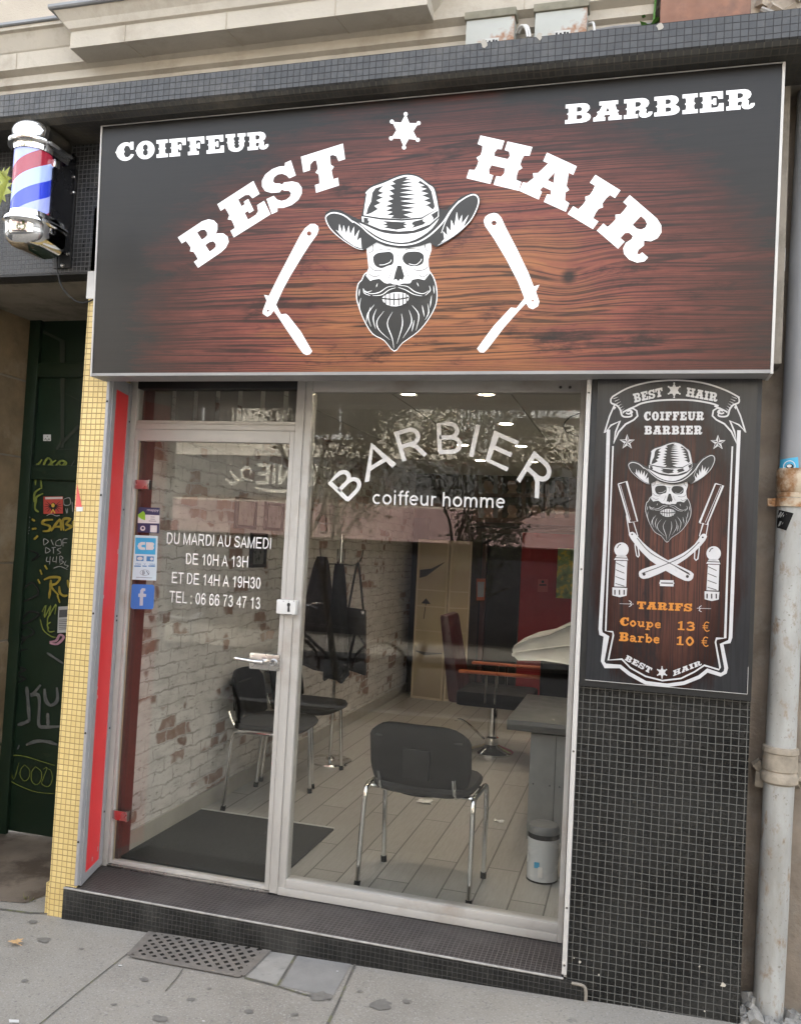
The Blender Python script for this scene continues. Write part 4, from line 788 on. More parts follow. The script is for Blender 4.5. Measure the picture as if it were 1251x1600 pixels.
b = MB(); slab_word(b, 'COIFFEUR', q4(kC, (60, 299), (1202, 205), (1197, 73), (60, 165)), SG, .0012); b.build('lettering', m_lit, sign, label='small white word COIFFEUR')
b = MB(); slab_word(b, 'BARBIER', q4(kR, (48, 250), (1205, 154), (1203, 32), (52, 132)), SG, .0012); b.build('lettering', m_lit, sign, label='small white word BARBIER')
kS = crop(480, 160, 3.9033)
def star6(b, cx, cy, r, cf, fn, lift, rot=0, sq=1.0):
    pts = []
    for i in range(12):
        a = R(rot + 30 * i - 90); q = r * (1 if i % 2 == 0 else .55); pts.append(cf((cx + q * math.cos(a) * .92, cy + q * math.sin(a) * sq)))
    b.poly(pts, fn, lift)
    for i in range(6):
        a = R(rot + 60 * i - 90); x, y = cx + r * math.cos(a) * .92, cy + r * math.sin(a) * sq; b.poly([cf(p) for p in circ(x, y, r * .125, 12)], fn, lift + .0002 + .00005 * i)
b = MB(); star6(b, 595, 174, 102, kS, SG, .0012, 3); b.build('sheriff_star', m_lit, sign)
kz = crop(400, 320, 6.4); kz2 = crop(740, 320, 6.4)
rz1 = [(545, 192), (590, 192), (622, 215), (628, 250), (610, 300), (545, 390), (470, 505), (340, 720), (270, 850), (202, 1000), (248, 1090), (255, 1096), (300, 1090), (325, 1110), (450, 1270), (563, 1465), (540, 1495), (505, 1503), (470, 1485), (430, 1430), (300, 1240), (225, 1125), (178, 1058), (150, 1100), (115, 1120), (70, 1090), (68, 1065), (108, 958), (82, 900), (130, 912), (225, 720), (330, 520), (440, 310), (490, 235)]
rz2 = [(150, 95), (200, 82), (240, 92), (275, 130), (320, 230), (430, 440), (545, 680), (598, 818), (655, 800), (620, 870), (655, 970), (640, 1015), (590, 1045), (550, 1030), (522, 985), (440, 1070), (300, 1230), (140, 1440), (100, 1478), (60, 1475), (32, 1440), (100, 1345), (200, 1210), (370, 1028), (425, 1035), (505, 935), (440, 770), (320, 540), (200, 340), (110, 210), (98, 160), (115, 120)]
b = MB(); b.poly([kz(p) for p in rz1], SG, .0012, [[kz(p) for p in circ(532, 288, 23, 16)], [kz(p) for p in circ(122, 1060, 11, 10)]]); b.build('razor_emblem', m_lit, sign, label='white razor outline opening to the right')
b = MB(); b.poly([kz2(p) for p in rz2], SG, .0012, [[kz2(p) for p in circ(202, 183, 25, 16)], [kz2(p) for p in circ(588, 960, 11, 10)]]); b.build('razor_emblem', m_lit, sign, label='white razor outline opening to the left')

def skull(fn, cf, name, parent, mw, lift0=.0006, label=None):
    b = MB(); D, W = 0, 1; n = [0]
    def pl(c, mi, sm=0):
        b.mi = mi; n[0] += 1; pts = smooth(c, sm, True) if sm else c; b.poly([cf(p) for p in pts], fn, lift0 + .00012 * n[0])
    def sk(c, wd, mi=W, sm=4):
        b.mi = mi; n[0] += 1; pts = smooth(c, sm) if sm else c
        s0 = cf((0, 0)); s1 = cf((100, 0)); k = math.hypot(s1[0] - s0[0], s1[1] - s0[1]) / 100
        b.stroke([cf(p) for p in pts], [q * k for q in wd] if isinstance(wd, (list, tuple)) else wd * k, fn, lift0 + .00012 * n[0])
    # beard, face
    beard = [(335, 1085), (352, 1050), (395, 1030), (560, 1010), (720, 1030), (752, 1045), (778, 1100), (788, 1180), (775, 1250), (730, 1330), (670, 1400), (580, 1465), (530, 1515), (470, 1450), (400, 1410), (350, 1330), (315, 1240), (303, 1180), (313, 1110)]
    cx, cy = 546, 1230
    pl([(cx + (x - cx) * 1.022, cy + (y - cy) * 1.018) for x, y in beard], W, 3); pl(beard, D, 3)
    pl([(362, 850), (430, 855), (560, 860), (680, 855), (756, 826), (757, 900), (738, 960), (740, 1000), (750, 1040), (715, 1084), (675, 1075), (640, 1082), (625, 1108), (560, 1112), (495, 1108), (470, 1100), (440, 1076), (400, 1082), (385, 1090), (358, 1058), (374, 1010), (369, 960), (362, 900)], W)
    pl([(402, 945), (428, 920), (470, 914), (505, 912), (527, 935), (522, 985), (490, 998), (450, 1012), (412, 992)], D, 3)
    pl([(580, 950), (600, 918), (645, 910), (685, 914), (710, 935), (706, 978), (680, 996), (640, 1000), (598, 985)], D, 3)
    pl([(550, 996), (572, 996), (592, 1060), (582, 1084), (566, 1078), (556, 1092), (542, 1078), (526, 1086), (536, 1040)], D)
    for c, wd in (([(440, 992), (470, 990), (505, 975), (512, 960)], 4), ([(620, 985), (660, 992), (690, 970), (697, 955)], 4)): sk(c, wd)
    for c, wd in (([(538, 932), (572, 930)], 3), ([(556, 932), (556, 975)], 3), ([(600, 900), (630, 892), (690, 900)], 3), ([(420, 905), (470, 895), (510, 900)], 3), ([(375, 920), (400, 905), (402, 875), (385, 860)], 4), ([(740, 910), (720, 890), (718, 860)], 4), ([(380, 1000), (400, 1020), (430, 1028), (460, 1022)], 4), ([(735, 1000), (715, 1020), (680, 1026), (650, 1020)], 4), ([(372, 1045), (410, 1064), (440, 1055)], 4), ([(740, 1045), (705, 1066), (680, 1052)], 4), ([(520, 1020), (505, 1060), (492, 1075)], 3), ([(600, 1020), (610, 1050), (628, 1068)], 3)): sk(c, wd, D)
    # moustache, teeth
    pl([(545, 1122), (510, 1104), (470, 1108), (430, 1085), (395, 1092), (350, 1110), (345, 1150), (365, 1180), (420, 1195), (470, 1180), (520, 1150), (548, 1142), (600, 1160), (650, 1188), (710, 1192), (750, 1165), (756, 1120), (720, 1090), (670, 1085), (630, 1104), (580, 1106)], D, 3)
    for c in ([(540, 1120), (490, 1128), (440, 1160), (385, 1168), (355, 1150)], [(540, 1132), (500, 1145), (455, 1175), (400, 1180)], [(395, 1150), (360, 1160), (345, 1140)], [(555, 1118), (610, 1124), (655, 1155), (705, 1168), (742, 1150)], [(556, 1130), (600, 1145), (650, 1172), (700, 1182)], [(745, 1120), (750, 1150), (720, 1178)], [(385, 1180), (350, 1165), (343, 1135)]): sk(c, [2, 5, 2])
    for c in ([(430, 1105), (422, 1130)], [(670, 1100), (680, 1125)]): sk(c, [1, 5, 1])
    pl([(455, 1196), (500, 1168), (550, 1160), (600, 1168), (622, 1190), (602, 1226), (545, 1246), (488, 1236)], W, 2)
    for x in (478, 503, 530, 558, 584, 606): sk([(x, 1166), (x + 1, 1240)], 7, D, 0)
    sk([(455, 1198), (545, 1204), (620, 1192)], 9, D)
    for c in ([(412, 1235), (372, 1290), (362, 1345)], [(470, 1275), (428, 1335), (440, 1390), (505, 1450)], [(522, 1280), (490, 1350), (520, 1440), (530, 1505)], [(576, 1290), (582, 1360), (548, 1475)], [(622, 1268), (638, 1345), (585, 1440)], [(640, 1240), (682, 1300), (664, 1395)], [(702, 1240), (716, 1310)], [(330, 1195), (320, 1250), (338, 1300)], [(388, 1250), (374, 1310), (392, 1370)], [(760, 1180), (750, 1255)], [(736, 1230), (742, 1285), (720, 1330)], [(322, 1140), (318, 1185)], [(772, 1120), (776, 1170)], [(425, 1262), (405, 1320), (420, 1385)], [(655, 1330), (640, 1400)]): sk(c, [1, 6, 1])
    # hat
    pl([(110, 705), (116, 676), (150, 656), (205, 660), (262, 692), (328, 722), (345, 640), (360, 542), (400, 508), (480, 480), (560, 446), (620, 436), (680, 450), (740, 492), (782, 522), (796, 580), (808, 655), (850, 662), (885, 625), (935, 582), (1000, 556), (1046, 568), (1056, 600), (1040, 662), (1000, 732), (930, 802), (860, 852), (790, 888), (750, 860), (690, 880), (620, 893), (560, 893), (480, 880), (425, 858), (345, 908), (290, 888), (200, 822), (140, 762)], D)
    pl([(368, 548), (405, 520), (482, 495), (562, 458), (615, 449), (675, 462), (735, 502), (770, 530), (785, 590), (797, 652), (700, 705), (580, 716), (450, 708), (346, 692), (355, 625)], W)
    pl([(400, 555), (420, 528), (468, 512), (438, 545), (470, 556), (432, 572), (466, 585), (425, 602), (452, 618), (412, 636), (434, 655), (392, 680), (362, 690), (372, 650), (392, 610)], D)
    pl([(545, 474), (590, 460), (618, 458), (602, 472), (640, 474), (585, 488), (650, 492), (576, 508), (655, 516), (572, 530), (660, 540), (568, 555), (668, 566), (566, 580), (672, 594), (570, 606), (672, 622), (574, 634), (668, 648), (580, 660), (655, 674), (590, 690), (640, 708), (575, 715), (512, 710), (530, 694), (486, 694), (522, 672), (482, 666), (520, 648), (480, 638), (522, 622), (488, 606), (528, 594), (496, 574), (532, 564), (502, 540), (536, 532), (508, 510), (540, 502), (520, 488)], D)
    pl([(690, 482), (738, 514), (760, 548), (780, 640), (768, 660), (738, 636), (720, 634), (755, 618), (712, 602), (748, 590), (702, 572), (740, 560), (692, 546), (730, 532), (684, 520), (718, 512), (678, 496)], D)
    sk([(360, 560), (395, 528), (470, 500), (555, 464), (615, 452), (680, 466), (738, 508), (770, 532), (788, 600), (798, 655)], 7)
    pl([(336, 700), (450, 720), (580, 727), (700, 716), (803, 652), (804, 700), (750, 748), (650, 786), (560, 792), (450, 778), (338, 732)], W)
    for c in ([(348, 706), (378, 712), (372, 722), (382, 730), (374, 746), (348, 736)], [(462, 728), (580, 735), (612, 732), (592, 742), (616, 748), (590, 756), (606, 770), (545, 782), (470, 768), (495, 758), (462, 752), (490, 742)], [(650, 732), (712, 716), (706, 728), (724, 738), (710, 750), (640, 772), (655, 755), (638, 748)], [(758, 690), (800, 664), (799, 700), (765, 728), (772, 712)]): pl(c, D)
    pl([(318, 738), (400, 775), (470, 800), (560, 810), (660, 801), (745, 768), (806, 710), (765, 772), (700, 822), (620, 856), (540, 858), (460, 836), (390, 795)], W, 2)
    sk([(280, 728), (330, 760), (385, 808), (460, 852), (560, 874), (660, 863), (745, 818), (825, 742), (875, 668), (930, 606)], [5, 9, 9, 7])
    sk([(285, 738), (230, 695), (170, 678), (130, 690), (118, 718), (150, 780), (220, 842), (300, 892), (342, 902)], [8, 8, 5, 3])
    pl([(178, 782), (196, 792), (200, 745), (218, 800), (226, 752), (242, 806), (258, 755), (266, 812), (290, 762), (290, 830), (322, 780), (306, 850), (330, 830), (336, 896), (290, 880), (230, 838)], W)
    sk([(820, 802), (850, 722), (900, 640), (960, 590), (1015, 568), (1044, 590), (1040, 640), (1000, 720), (930, 792), (850, 848), (800, 876)], [3, 7, 8, 5, 2])
    pl([(815, 862), (838, 838), (830, 790), (856, 818), (852, 760), (876, 790), (880, 720), (898, 762), (914, 672), (924, 735), (946, 690), (944, 745), (986, 690), (955, 765), (895, 822)], W)
    b.mi = D
    return b.build(name, [mat(name + ' ink', (.014, .015, .0155), .35, var=.05), mw], parent, label=label)
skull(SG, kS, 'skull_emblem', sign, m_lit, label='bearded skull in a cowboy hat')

# ================================================================== PRICE POSTER
pos = empty('price_poster', (.27, -.02, 1.14), 'tall wood print price board with skull and crossed razors beside the window', 'price board')
b = MB(); b.box(-.0165, .5555, -.020, -.001, 1.134, 2.247); b.build('backing_board', mat('black stained plywood', (.011, .011, .0105), .6, var=.2, vs=14), pos, bevel=.002)
m_print = sign_mat('poster wood print', 'XZ', .268, 1.63, .25, .50, (.026, .027, .029), (.068, .029, .022), (.095, .040, .029), True, .25, org=(.27, 1.14))
b = MB(); b.box(.003, .541, -.0245, -.0205, 1.159, 2.2445); b.build('print_panel', m_print, pos)
b = MB(); b.box(.003, .541, -.0255, -.0206, 1.1572, 1.1588); b.box(.5412, .5424, -.0252, -.0206, 1.158, 1.25); b.build('worn_edge', m_trim, pos)
PP = planeY(-.0246)
a3 = crop(900, 580, 4.17); a4 = crop(900, 830, 4.17); b = MB(); LW = 1 / 4.17
def s3(pts, wd, sm=5, cf=a3, l=.0006): b.stroke([cf(p) for p in (smooth(pts, sm) if sm else pts)], [q * LW for q in wd] if isinstance(wd, (list, tuple)) else wd * LW, PP, l)
def mir(pts): return [(1283 - x, y + .006 * (x - 640)) for x, y in pts]
s3([(232, 168), (330, 112), (450, 76), (560, 62), (650, 59), (760, 66), (870, 88), (980, 128), (1062, 172)], 10)
s3([(385, 228), (430, 208), (520, 192), (640, 186), (760, 190), (870, 208), (925, 226)], 11)
lf = [[(234, 168), (224, 185), (228, 208), (262, 222), (285, 250), (298, 290), (330, 298), (360, 290), (350, 262)], [(250, 215), (215, 295), (182, 402), (225, 352), (283, 326), (255, 395), (241, 468), (275, 395), (320, 345), (372, 318), (398, 292), (392, 258), (368, 242), (345, 246)], [(385, 228), (345, 246), (300, 268)], [(330, 262), (350, 255), (362, 268), (340, 278), (322, 272)]]
for i, c in enumerate(lf):
    s3(c, [9, 11, 9], 4 if i != 1 else 0, l=.0007 + .0001 * i); s3(mir(c), [9, 11, 9], 4 if i != 1 else 0, l=.0007 + .0001 * i)
for k in range(7):
    c = [(240 + 10 * k, 180 + 16 * k), (272 + 8 * k, 168 + 15 * k)]; s3(c, [4, 7, 1], 0, l=.0012); s3(mir(c), [4, 7, 1], 0, l=.0012)
b.poly([a3(p) for p in [(240, 222), (258, 236), (246, 252)]], PP, .0012); b.poly([a3(p) for p in mir([(240, 222), (258, 236), (246, 252)])], PP, .0012)
# double frame line
toa4 = lambda p: (p[0], p[1] - 1042.5)
s3([(208, 380), (190, 1050), (155, 1680), (160, 1710), (195, 1728), (170, 1890), (188, 1920), (285, 1924), (345, 1972), (450, 2030), (590, 2047), (700, 2032), (800, 1992), (852, 1950), (940, 1978), (968, 1962), (975, 1935), (945, 1778), (995, 1762), (1003, 1735), (1030, 1050), (1058, 385)], 23, 0)
s3([(238, 488), (215, 1050), (190, 1692), (236, 1698), (240, 1720), (207, 1882), (296, 1876), (350, 1932), (450, 1988), (560, 2016), (680, 2002), (770, 1958), (832, 1916), (928, 1945), (935, 1930), (905, 1765), (912, 1742), (968, 1738), (990, 1050), (1015, 490)], 10, 0)
slab_word(b, 'COIFFEUR', q4(a3, (440, 321), (830, 319), (833, 263), (440, 264)), PP, .0006, gap=.12)
slab_word(b, 'BARBIER', q4(a3, (443, 412), (818, 412), (820, 355), (443, 356)), PP, .0006, gap=.12)
for w_, q_ in (('BEST', [(378, 205), (562, 163), (558, 106), (366, 148)]), ('HAIR', [(712, 163), (915, 200), (922, 143), (720, 105)])): slab_word(b, w_, q4(a3, *q_), PP, .0006, gap=.06)
star6(b, 636, 124, 46, a3, PP, .0006)
for cx, cy in ((330, 462), (921, 466)):
    pts = []; 
    for i in range(10): a = R(36 * i - 90); q = 52 if i % 2 == 0 else 21; pts.append((cx + q * math.cos(a), cy + q * math.sin(a)))
    b.poly([a3(p) for p in pts], PP, .0006)
for c in ([(272, 735), (326, 718), (397, 978), (345, 986), (272, 735)], [(905, 732), (955, 745), (850, 1000), (802, 986), (905, 732)]): s3(c, 8, 0)
s3([(286, 742), (352, 970)], 3, 0, l=.0008); s3([(940, 748), (838, 985)], 3, 0, l=.0008)
for c in ([(345, 986), (325, 940), (345, 1060)], [(372, 985), (400, 1075)], [(802, 990), (825, 990), (800, 1075)], [(858, 990), (842, 1075)]): s3(c, 6, 0)
def p4(c, sm=0, l=.0009): b.poly([a4(p) for p in (smooth(c, sm, True) if sm else c)], PP, l)
h1 = [(340, 22), (358, 5), (380, 12), (430, 70), (500, 130), (600, 192), (745, 262), (762, 290), (748, 318), (705, 322), (600, 268), (480, 190), (385, 90)]
h2 = [(850, 35), (832, 16), (808, 28), (770, 85), (690, 145), (560, 205), (428, 248), (406, 278), (420, 305), (468, 306), (600, 248), (720, 175), (812, 92)]
p4(h1, 2); p4(h2, 2, .0012)
for c in ([(380, 85), (392, 160), (408, 158), (398, 95)], [(775, 100), (768, 178), (790, 180), (800, 100)]): s3(c, 7, 2, a4)
p4([(545, 318), (632, 320), (632, 330), (637, 338), (632, 348), (632, 360), (543, 357), (543, 346), (538, 338), (543, 330)])
for dx, dy in ((0, 0), (600, 25)):
    p4(circ(293 + dx, 120 + dy, 47, 24)); p4([(262 + dx, 158 + dy), (325 + dx, 160 + dy), (337 + dx, 190 + dy), (245 + dx, 186 + dy)]); p4([(256 + dx, 192 + dy), (330 + dx, 195 + dy), (324 + dx, 362 + dy), (246 + dx, 360 + dy)]); p4([(234 + dx, 366 + dy), (330 + dx, 370 + dy), (326 + dx, 420 + dy), (282 + dx, 430 + dy), (234 + dx, 418 + dy)])
for (x, y, s_) in ((280, 472, 1), (876, 505, -1)):
    s3([(x, y), (x + s_ * 92, y + 3 * s_)], [2, 7, 3], 0, a4); s3([(x + s_ * 62, y - 20), (x + s_ * 78, y - 8), (x + s_ * 70, y), (x + s_ * 78, y + 10), (x + s_ * 62, y + 20)], 4, 3, a4, .0009)
slab_word(b, 'BEST', q4(a4, (312, 838), (480, 928), (495, 893), (330, 806)), PP, .0009, gap=.1); slab_word(b, 'HAIR', q4(a4, (630, 945), (818, 870), (806, 842), (630, 908)), PP, .0009, gap=.1)
star6(b, 557, 920, 36, a4, PP, .0009)
b.build('white_print', mat('poster white', (.50, .50, .51), .3, var=.03), pos)
b = MB()
for cx, cy in ((330, 462), (921, 466)):
    for i in range(5):
        a = R(72 * i - 90); a2 = R(72 * i - 54); b.poly([a3(p) for p in [(cx, cy), (cx + 44 * math.cos(a), cy + 44 * math.sin(a)), (cx + 17 * math.cos(a2), cy + 17 * math.sin(a2))]], PP, .0011)
for c, wd, cf in ([(395, 45), (480, 140), (620, 215), (735, 275)], 5, a4), ([(425, 275), (560, 225), (700, 160), (800, 70)], 5, a4), ([(650, 232), (740, 285)], 5, a4): s3(c, wd, 4, cf, .0015)
for x, y, r in ((440, 281, 10), (722, 295, 10), (362, 20, 6), (822, 40, 6)): b.poly([a4(p) for p in circ(x, y, r, 12)], PP, .0016)
for dx, dy in ((0, 0), (600, 25)):
    s3([(265 + dx, 110 + dy), (275 + dx, 92 + dy), (290 + dx, 85 + dy)], 6, 3, a4, .0015)
    for k in range(4): s3([(256 + dx - k, 205 + dy + 45 * k), (312 + dx, 232 + dy + 42 * k)], [4, 13, 5], 0, a4, .0016)
    for k in range(2): s3([(250 + dx, 172 + dy + k * 190), (330 + dx, 176 + dy + k * 192)], 5, 0, a4, .0016)
    for k in range(3): s3([(250 + dx + 30 * k, 382 + dy), (250 + dx + 30 * k, 414 + dy)], 9, 0, a4, .0016)
s3([(550, 337), (628, 339)], 7, 0, a4, .0015)
b.build('dark_print', mat('poster dark ink', (.02, .016, .015), .3), pos)
b = MB()
m_or = mat('poster orange', (.50, .19, .025), .4, var=.03)
slab_word(b, 'TARIFS', q4(a4, (393, 506), (752, 523), (755, 473), (395, 457)), PP, .0006, gap=.1); b.build('orange_lettering', m_or, pos)
for tx, q_ in (('Coupe', [(283, 614), (552, 632), (556, 580), (286, 560)]), ('13', [(655, 642), (772, 649), (775, 592), (658, 585)]), ('Barbe', [(277, 715), (543, 731), (547, 675), (281, 657)]), ('10', [(648, 740), (768, 747), (771, 690), (651, 683)])):
    b = MB(); slab_word(b, tx, q4(a4, *q_), PP, .0006, gap=.06); b.build('orange_lettering', m_or, pos)
for cx, cy in ((847, 622), (840, 720)):
    b = MB(); s3([(cx + 16, cy - 24), (cx - 2, cy - 30), (cx - 14, cy - 14), (cx - 16, cy), (cx - 12, cy + 18), (cx + 2, cy + 30), (cx + 18, cy + 24)], 6, 3, a4); s3([(cx - 26, cy - 6), (cx + 10, cy - 5)], 5, 0, a4, .0008); s3([(cx - 26, cy + 7), (cx + 8, cy + 8)], 5, 0, a4, .0008); b.build('orange_lettering', m_or, pos)
def pskull(p):
    x3 = 335 + (p[0] - 110) * (570 / 945.); y3 = 458 + (p[1] - 437) * (656 / 1078.) + .042 * (p[0] - 582) * .61; return a3((x3, y3))
skull(PP, pskull, 'small_skull_emblem', pos, bpy.data.materials['poster white'])

# ================================================================== THINGS ON THE FACADE
# barber pole on its black housing
pc = P(50, 285, Y=-.205); bp = empty('barber_pole', (pc.x, -.205, pc.z), 'lit chrome barber pole with red and blue stripes beside the sign', 'barber pole')
zA, zB = P(45, 243, Y=-.205).z, P(50, 336, Y=-.205).z; CAPS = min(.92, (3.284 - zA) / .156)
r0 = .081
def stripe_mat():
    m, nt, b = newmat('lit striped cylinder'); tc = nt.nodes.new('ShaderNodeTexCoord'); s = nt.nodes.new('ShaderNodeSeparateXYZ'); L(nt, tc.outputs['Object'], s.inputs[0])
    ang = mathn(nt, 'DIVIDE', mathn(nt, 'ARCTAN2', s.outputs[1], s.outputs[0]), 2 * math.pi)
    t = mathn(nt, 'FRACT', mathn(nt, 'ADD', mathn(nt, 'SUBTRACT', mathn(nt, 'MULTIPLY', s.outputs[2], 3.55), mathn(nt, 'MULTIPLY', ang, 1.0)), 10.50))
    c = ramp(nt, t, [(0, (.26, .30, .62)), (.25, (.02, .04, .42)), (.5, (.28, .36, .64)), (.75, (.24, .018, .035))], 'CONSTANT')
    L(nt, c, b.inputs['Base Color']); L(nt, c, b.inputs['Emission Color']); b.inputs['Emission Strength'].default_value = .11; b.inputs['Roughness'].default_value = .12; return m
b = MB(); b.lathe([(r0 - .006, zB), (r0 - .006, zA)], (pc.x, -.205, 0), 40); b.build('striped_cylinder', stripe_mat(), bp, smooth=True)
b = MB(); b.lathe([(r0, zB), (r0, zA)], (pc.x, -.205, 0), 40); b.build('glass_tube', glass_mat('pole glass', (1, 1, 1), .04), bp, smooth=True)
def cap(zo, s):     # s=+1 top cap, -1 bottom cap; the caps reach back to the wall
    f = [(r0 + .001, 0), (r0 + .003, .012), (r0 + .004, .026), (r0 + .020, .028), (r0 + .024, .036), (r0 + .024, .046), (r0 + .018, .052), (r0 + .013, .060), (r0 + .013, .088), (r0 + .010, .106), (r0 + .003, .122), (r0 - .009, .136), (r0 - .026, .147), (r0 - .047, .153), (.008, .156), (0, .156)]
    return [(r, zo + s * z * (CAPS if s > 0 else .95)) for r, z in f]
for s_, zo, nm in ((1, zA, 'top'), (-1, zB, 'bottom')):
    b = MB(); prof = cap(zo, s_); n = 30; k0 = 0; cols = n + 1
    # stadium plan: half round front, straight sides to the back plate
    plan = [(math.cos(R(180 + 180 * i / n)), math.sin(R(180 + 180 * i / n)), 0) for i in range(n + 1)] + [(1, 0, 1), (-1, 0, 1)]
    for r, z in prof:
        for x, y, bk in plan: b.v.append(Vector((pc.x + x * r, -.205 + y * r + (.115 if bk else 0), z)))
    m_ = len(plan)
    for i in range(len(prof) - 1):
        for j in range(m_): a = i * m_ + j; a2 = i * m_ + (j + 1) % m_; b.f.append((a, a2, a2 + m_, a + m_)); b.m.append(0)
    b.build('chrome_cap', m_chrome, bp, smooth=True)
b = MB(); b.box(pc.x - .06, pc.x + .060, -.15, -.008, zB - .10, zA + .08); b.build('housing', mat('black gloss housing', (.012, .012, .014), .25), bp, bevel=.004)
b = MB(); b.box(pc.x - .02, pc.x + .066, -.012, -.0005, zB - .16, zA + .02); b.build('wall_plate', m_dark, bp, bevel=.002)
b = MB()
for (dx, z) in ((.058, zA - .015), (.060, zA - .085), (.055, zB - .10), (.03, zB - .15)): b.lathe([(0, .012), (.008, .008), (.009, 0)], (pc.x + dx, -.012, z), 10, Matrix.Rotation(R(90), 3, 'X'))
b.build('fixing_bolts', m_steel, bp, smooth=True)
b = MB(); b.box(pc.x + r0 - .005, pc.x + r0 + .016, -.19, -.16, zA - .05, zA - .015); b.box(pc.x + r0 - .005, pc.x + r0 + .016, -.19, -.16, zB - .075, zB - .04); b.build('side_clip', m_chrome, bp, bevel=.004)
b = MB(); b.tube(smooth([P(90, 398, Y=-.02), P(90, 420, Y=-.02), P(97, 448, Y=-.02), P(115, 468, Y=-.02), P(132, 473, Y=-.012), P(150, 466, Y=-.004)], 5), .0035, 6); tag(b.build('power_cable', m_dark), 'thin black cable drooping from the barber pole to the sign', 'cable')
# drainpipe
dp = empty('drain_pipe', (.66, .08, GZ(.66)), 'tall drainpipe, grey above and flaking cream below, right of the price board', 'drainpipe')
def pipe_mat():
    m, nt, b = newmat('flaking cream pipe paint'); v = coord(nt)
    c = ramp(nt, noise(nt, v, 5, 6, .6, sv=(2, 2, .5)), [(.35, (.25, .245, .225)), (.6, (.36, .365, .35)), (.8, (.42, .43, .42))])
    c = mixc(nt, ramp(nt, noise(nt, v, 24, 8, .7, sv=(1, 1, .5)), [(.54, 0.), (.68, .9)]), c, (.20, .13, .07))
    c = mixc(nt, ramp(nt, noise(nt, v, 60, 5, .6), [(.62, 0.), (.72, .8)]), c, (.12, .09, .06))
    L(nt, c, b.inputs['Base Color']); b.inputs['Roughness'].default_value = .6; bump(nt, b, noise(nt, v, 30, 7), .5, .004); return m
m_pipe = pipe_mat(); m_rust = mat('rusty iron', (.24, .125, .055), .9, var=.4, vs=18, bmp=.8, bs=50, col2=(.42, .35, .26), c2lo=.45, c2hi=.6, c2s=14)
m_grey = mat('grey plastic pipe', (.19, .195, .205), .45, var=.06)
pb = Vector((.655, .082, GZ(.66) - .01)); ptop = Vector((.700, .082, 3.29))
def pp_(z): return pb.lerp(ptop, (z - pb.z) / (ptop.z - pb.z))
b = MB(); b.tube([pb] + [pp_(.1 + .12 * i) for i in range(15)] + [pp_(1.86)], [.049 + .0012 * rnd.random() for i in range(17)], 26); b.build('lower_pipe', m_pipe, dp, smooth=True, label='flaking cream lower pipe')
b = MB(); b.tube([pp_(1.86), pp_(2.4), pp_(3.288)], .0485, 26); b.build('upper_pipe', m_grey, dp, smooth=True, label='smooth grey upper pipe')
b = MB(); b.tube([pp_(1.855), pp_(1.862), pp_(1.93), pp_(1.94)], [.0505, .056, .057, .050], 26); b.tube([pp_(1.838), pp_(1.854)], .053, 26); b.tube([pp_(1.805), pp_(1.835)], .0565, 26); b.obox(pp_(1.82) + Vector((-.066, .0, 0)), (.03, .012, .028)); b.lathe([(0, .006), (.005, .004), (.006, 0)], pp_(1.82) + Vector((-.068, -.006, 0)), 10, Matrix.Rotation(R(90), 3, 'X')); b.build('rusty_collar', m_rust, dp, smooth=True)
b = MB(); zc = P(1210, 1190, Y=.05).z
b.tube([pp_(zc + .05), pp_(zc + .046), pp_(zc + .03), pp_(zc + .026), pp_(zc - .03), pp_(zc - .034), pp_(zc - .048), pp_(zc - .07), pp_(zc - .078)], [.050, .058, .060, .056, .058, .053, .062, .061, .052], 26)
for i in range(14): b.obox(pp_(zc - .05) + Vector((rnd.uniform(-.08, .09), .01 + rnd.random() * .03, rnd.uniform(-.03, .03))), (.05, .03, .03), Euler((rnd.random() * 3, rnd.random() * 3, rnd.random() * 3)).to_matrix())
b.build('cement_collar', mat('crusty cement collar', (.27, .235, .185), .95, var=.35, vs=22, bmp=1., bs=40, col2=(.30, .16, .06), c2lo=.56, c2hi=.68, c2s=12), dp, smooth=True)
def onpipe(u, v, l=0.):      # closest point of the pipe surface under a picture point
    a = P(u, v, Y=.03); p = pp_(a.z); dx = max(-.0489, min(.0489, a.x - p.x)); r = .0492 + l; return Vector((p.x + dx, p.y - math.sqrt(max(0, r * r - dx * dx)), a.z))
def grid_patch(b, c, fn, lift, n=8):
    BL, BR, TR, TL = c; q = quad(BL, BR, TR, TL); k = len(b.v)
    for i in range(n + 1):
        for j in range(3): b.v.append(Vector(fn(*q(i / n, j / 2), lift)))
    for i in range(n):
        for j in range(2): a = k + i * 3 + j; b.f.append((a, a + 3, a + 4, a + 1)); b.m.append(b.mi)
b = MB(); grid_patch(b, [(1222, 742), (1248, 740), (1246, 714), (1218, 717)], onpipe, .0012); b.mi = 1; b.poly([(x, y) for x, y in circ(1233, 728, 9, 18)], onpipe, .0022); b.mi = 2; b.poly(circ(1233.5, 728.5, 5.6, 16, 4), onpipe, .0028); b.mi = 1; b.poly(circ(1232.5, 727.8, 3.6, 14, 2.4), onpipe, .0034)
b.build('eye_sticker', [mat('sky blue sticker', (.05, .34, .55), .5), m_white, m_dark], dp)
b = MB(); grid_patch(b, [(1208, 821), (1228, 829), (1239, 802), (1218, 796)], onpipe, .0015); b.build('black_tape', m_blackpl, dp)
b = MB(); b.box(.585, .625, .04, .125, 2.63, 2.72); b.build('pipe_clip', mat('grey bracket', (.40, .40, .38), .6), dp, bevel=.006)
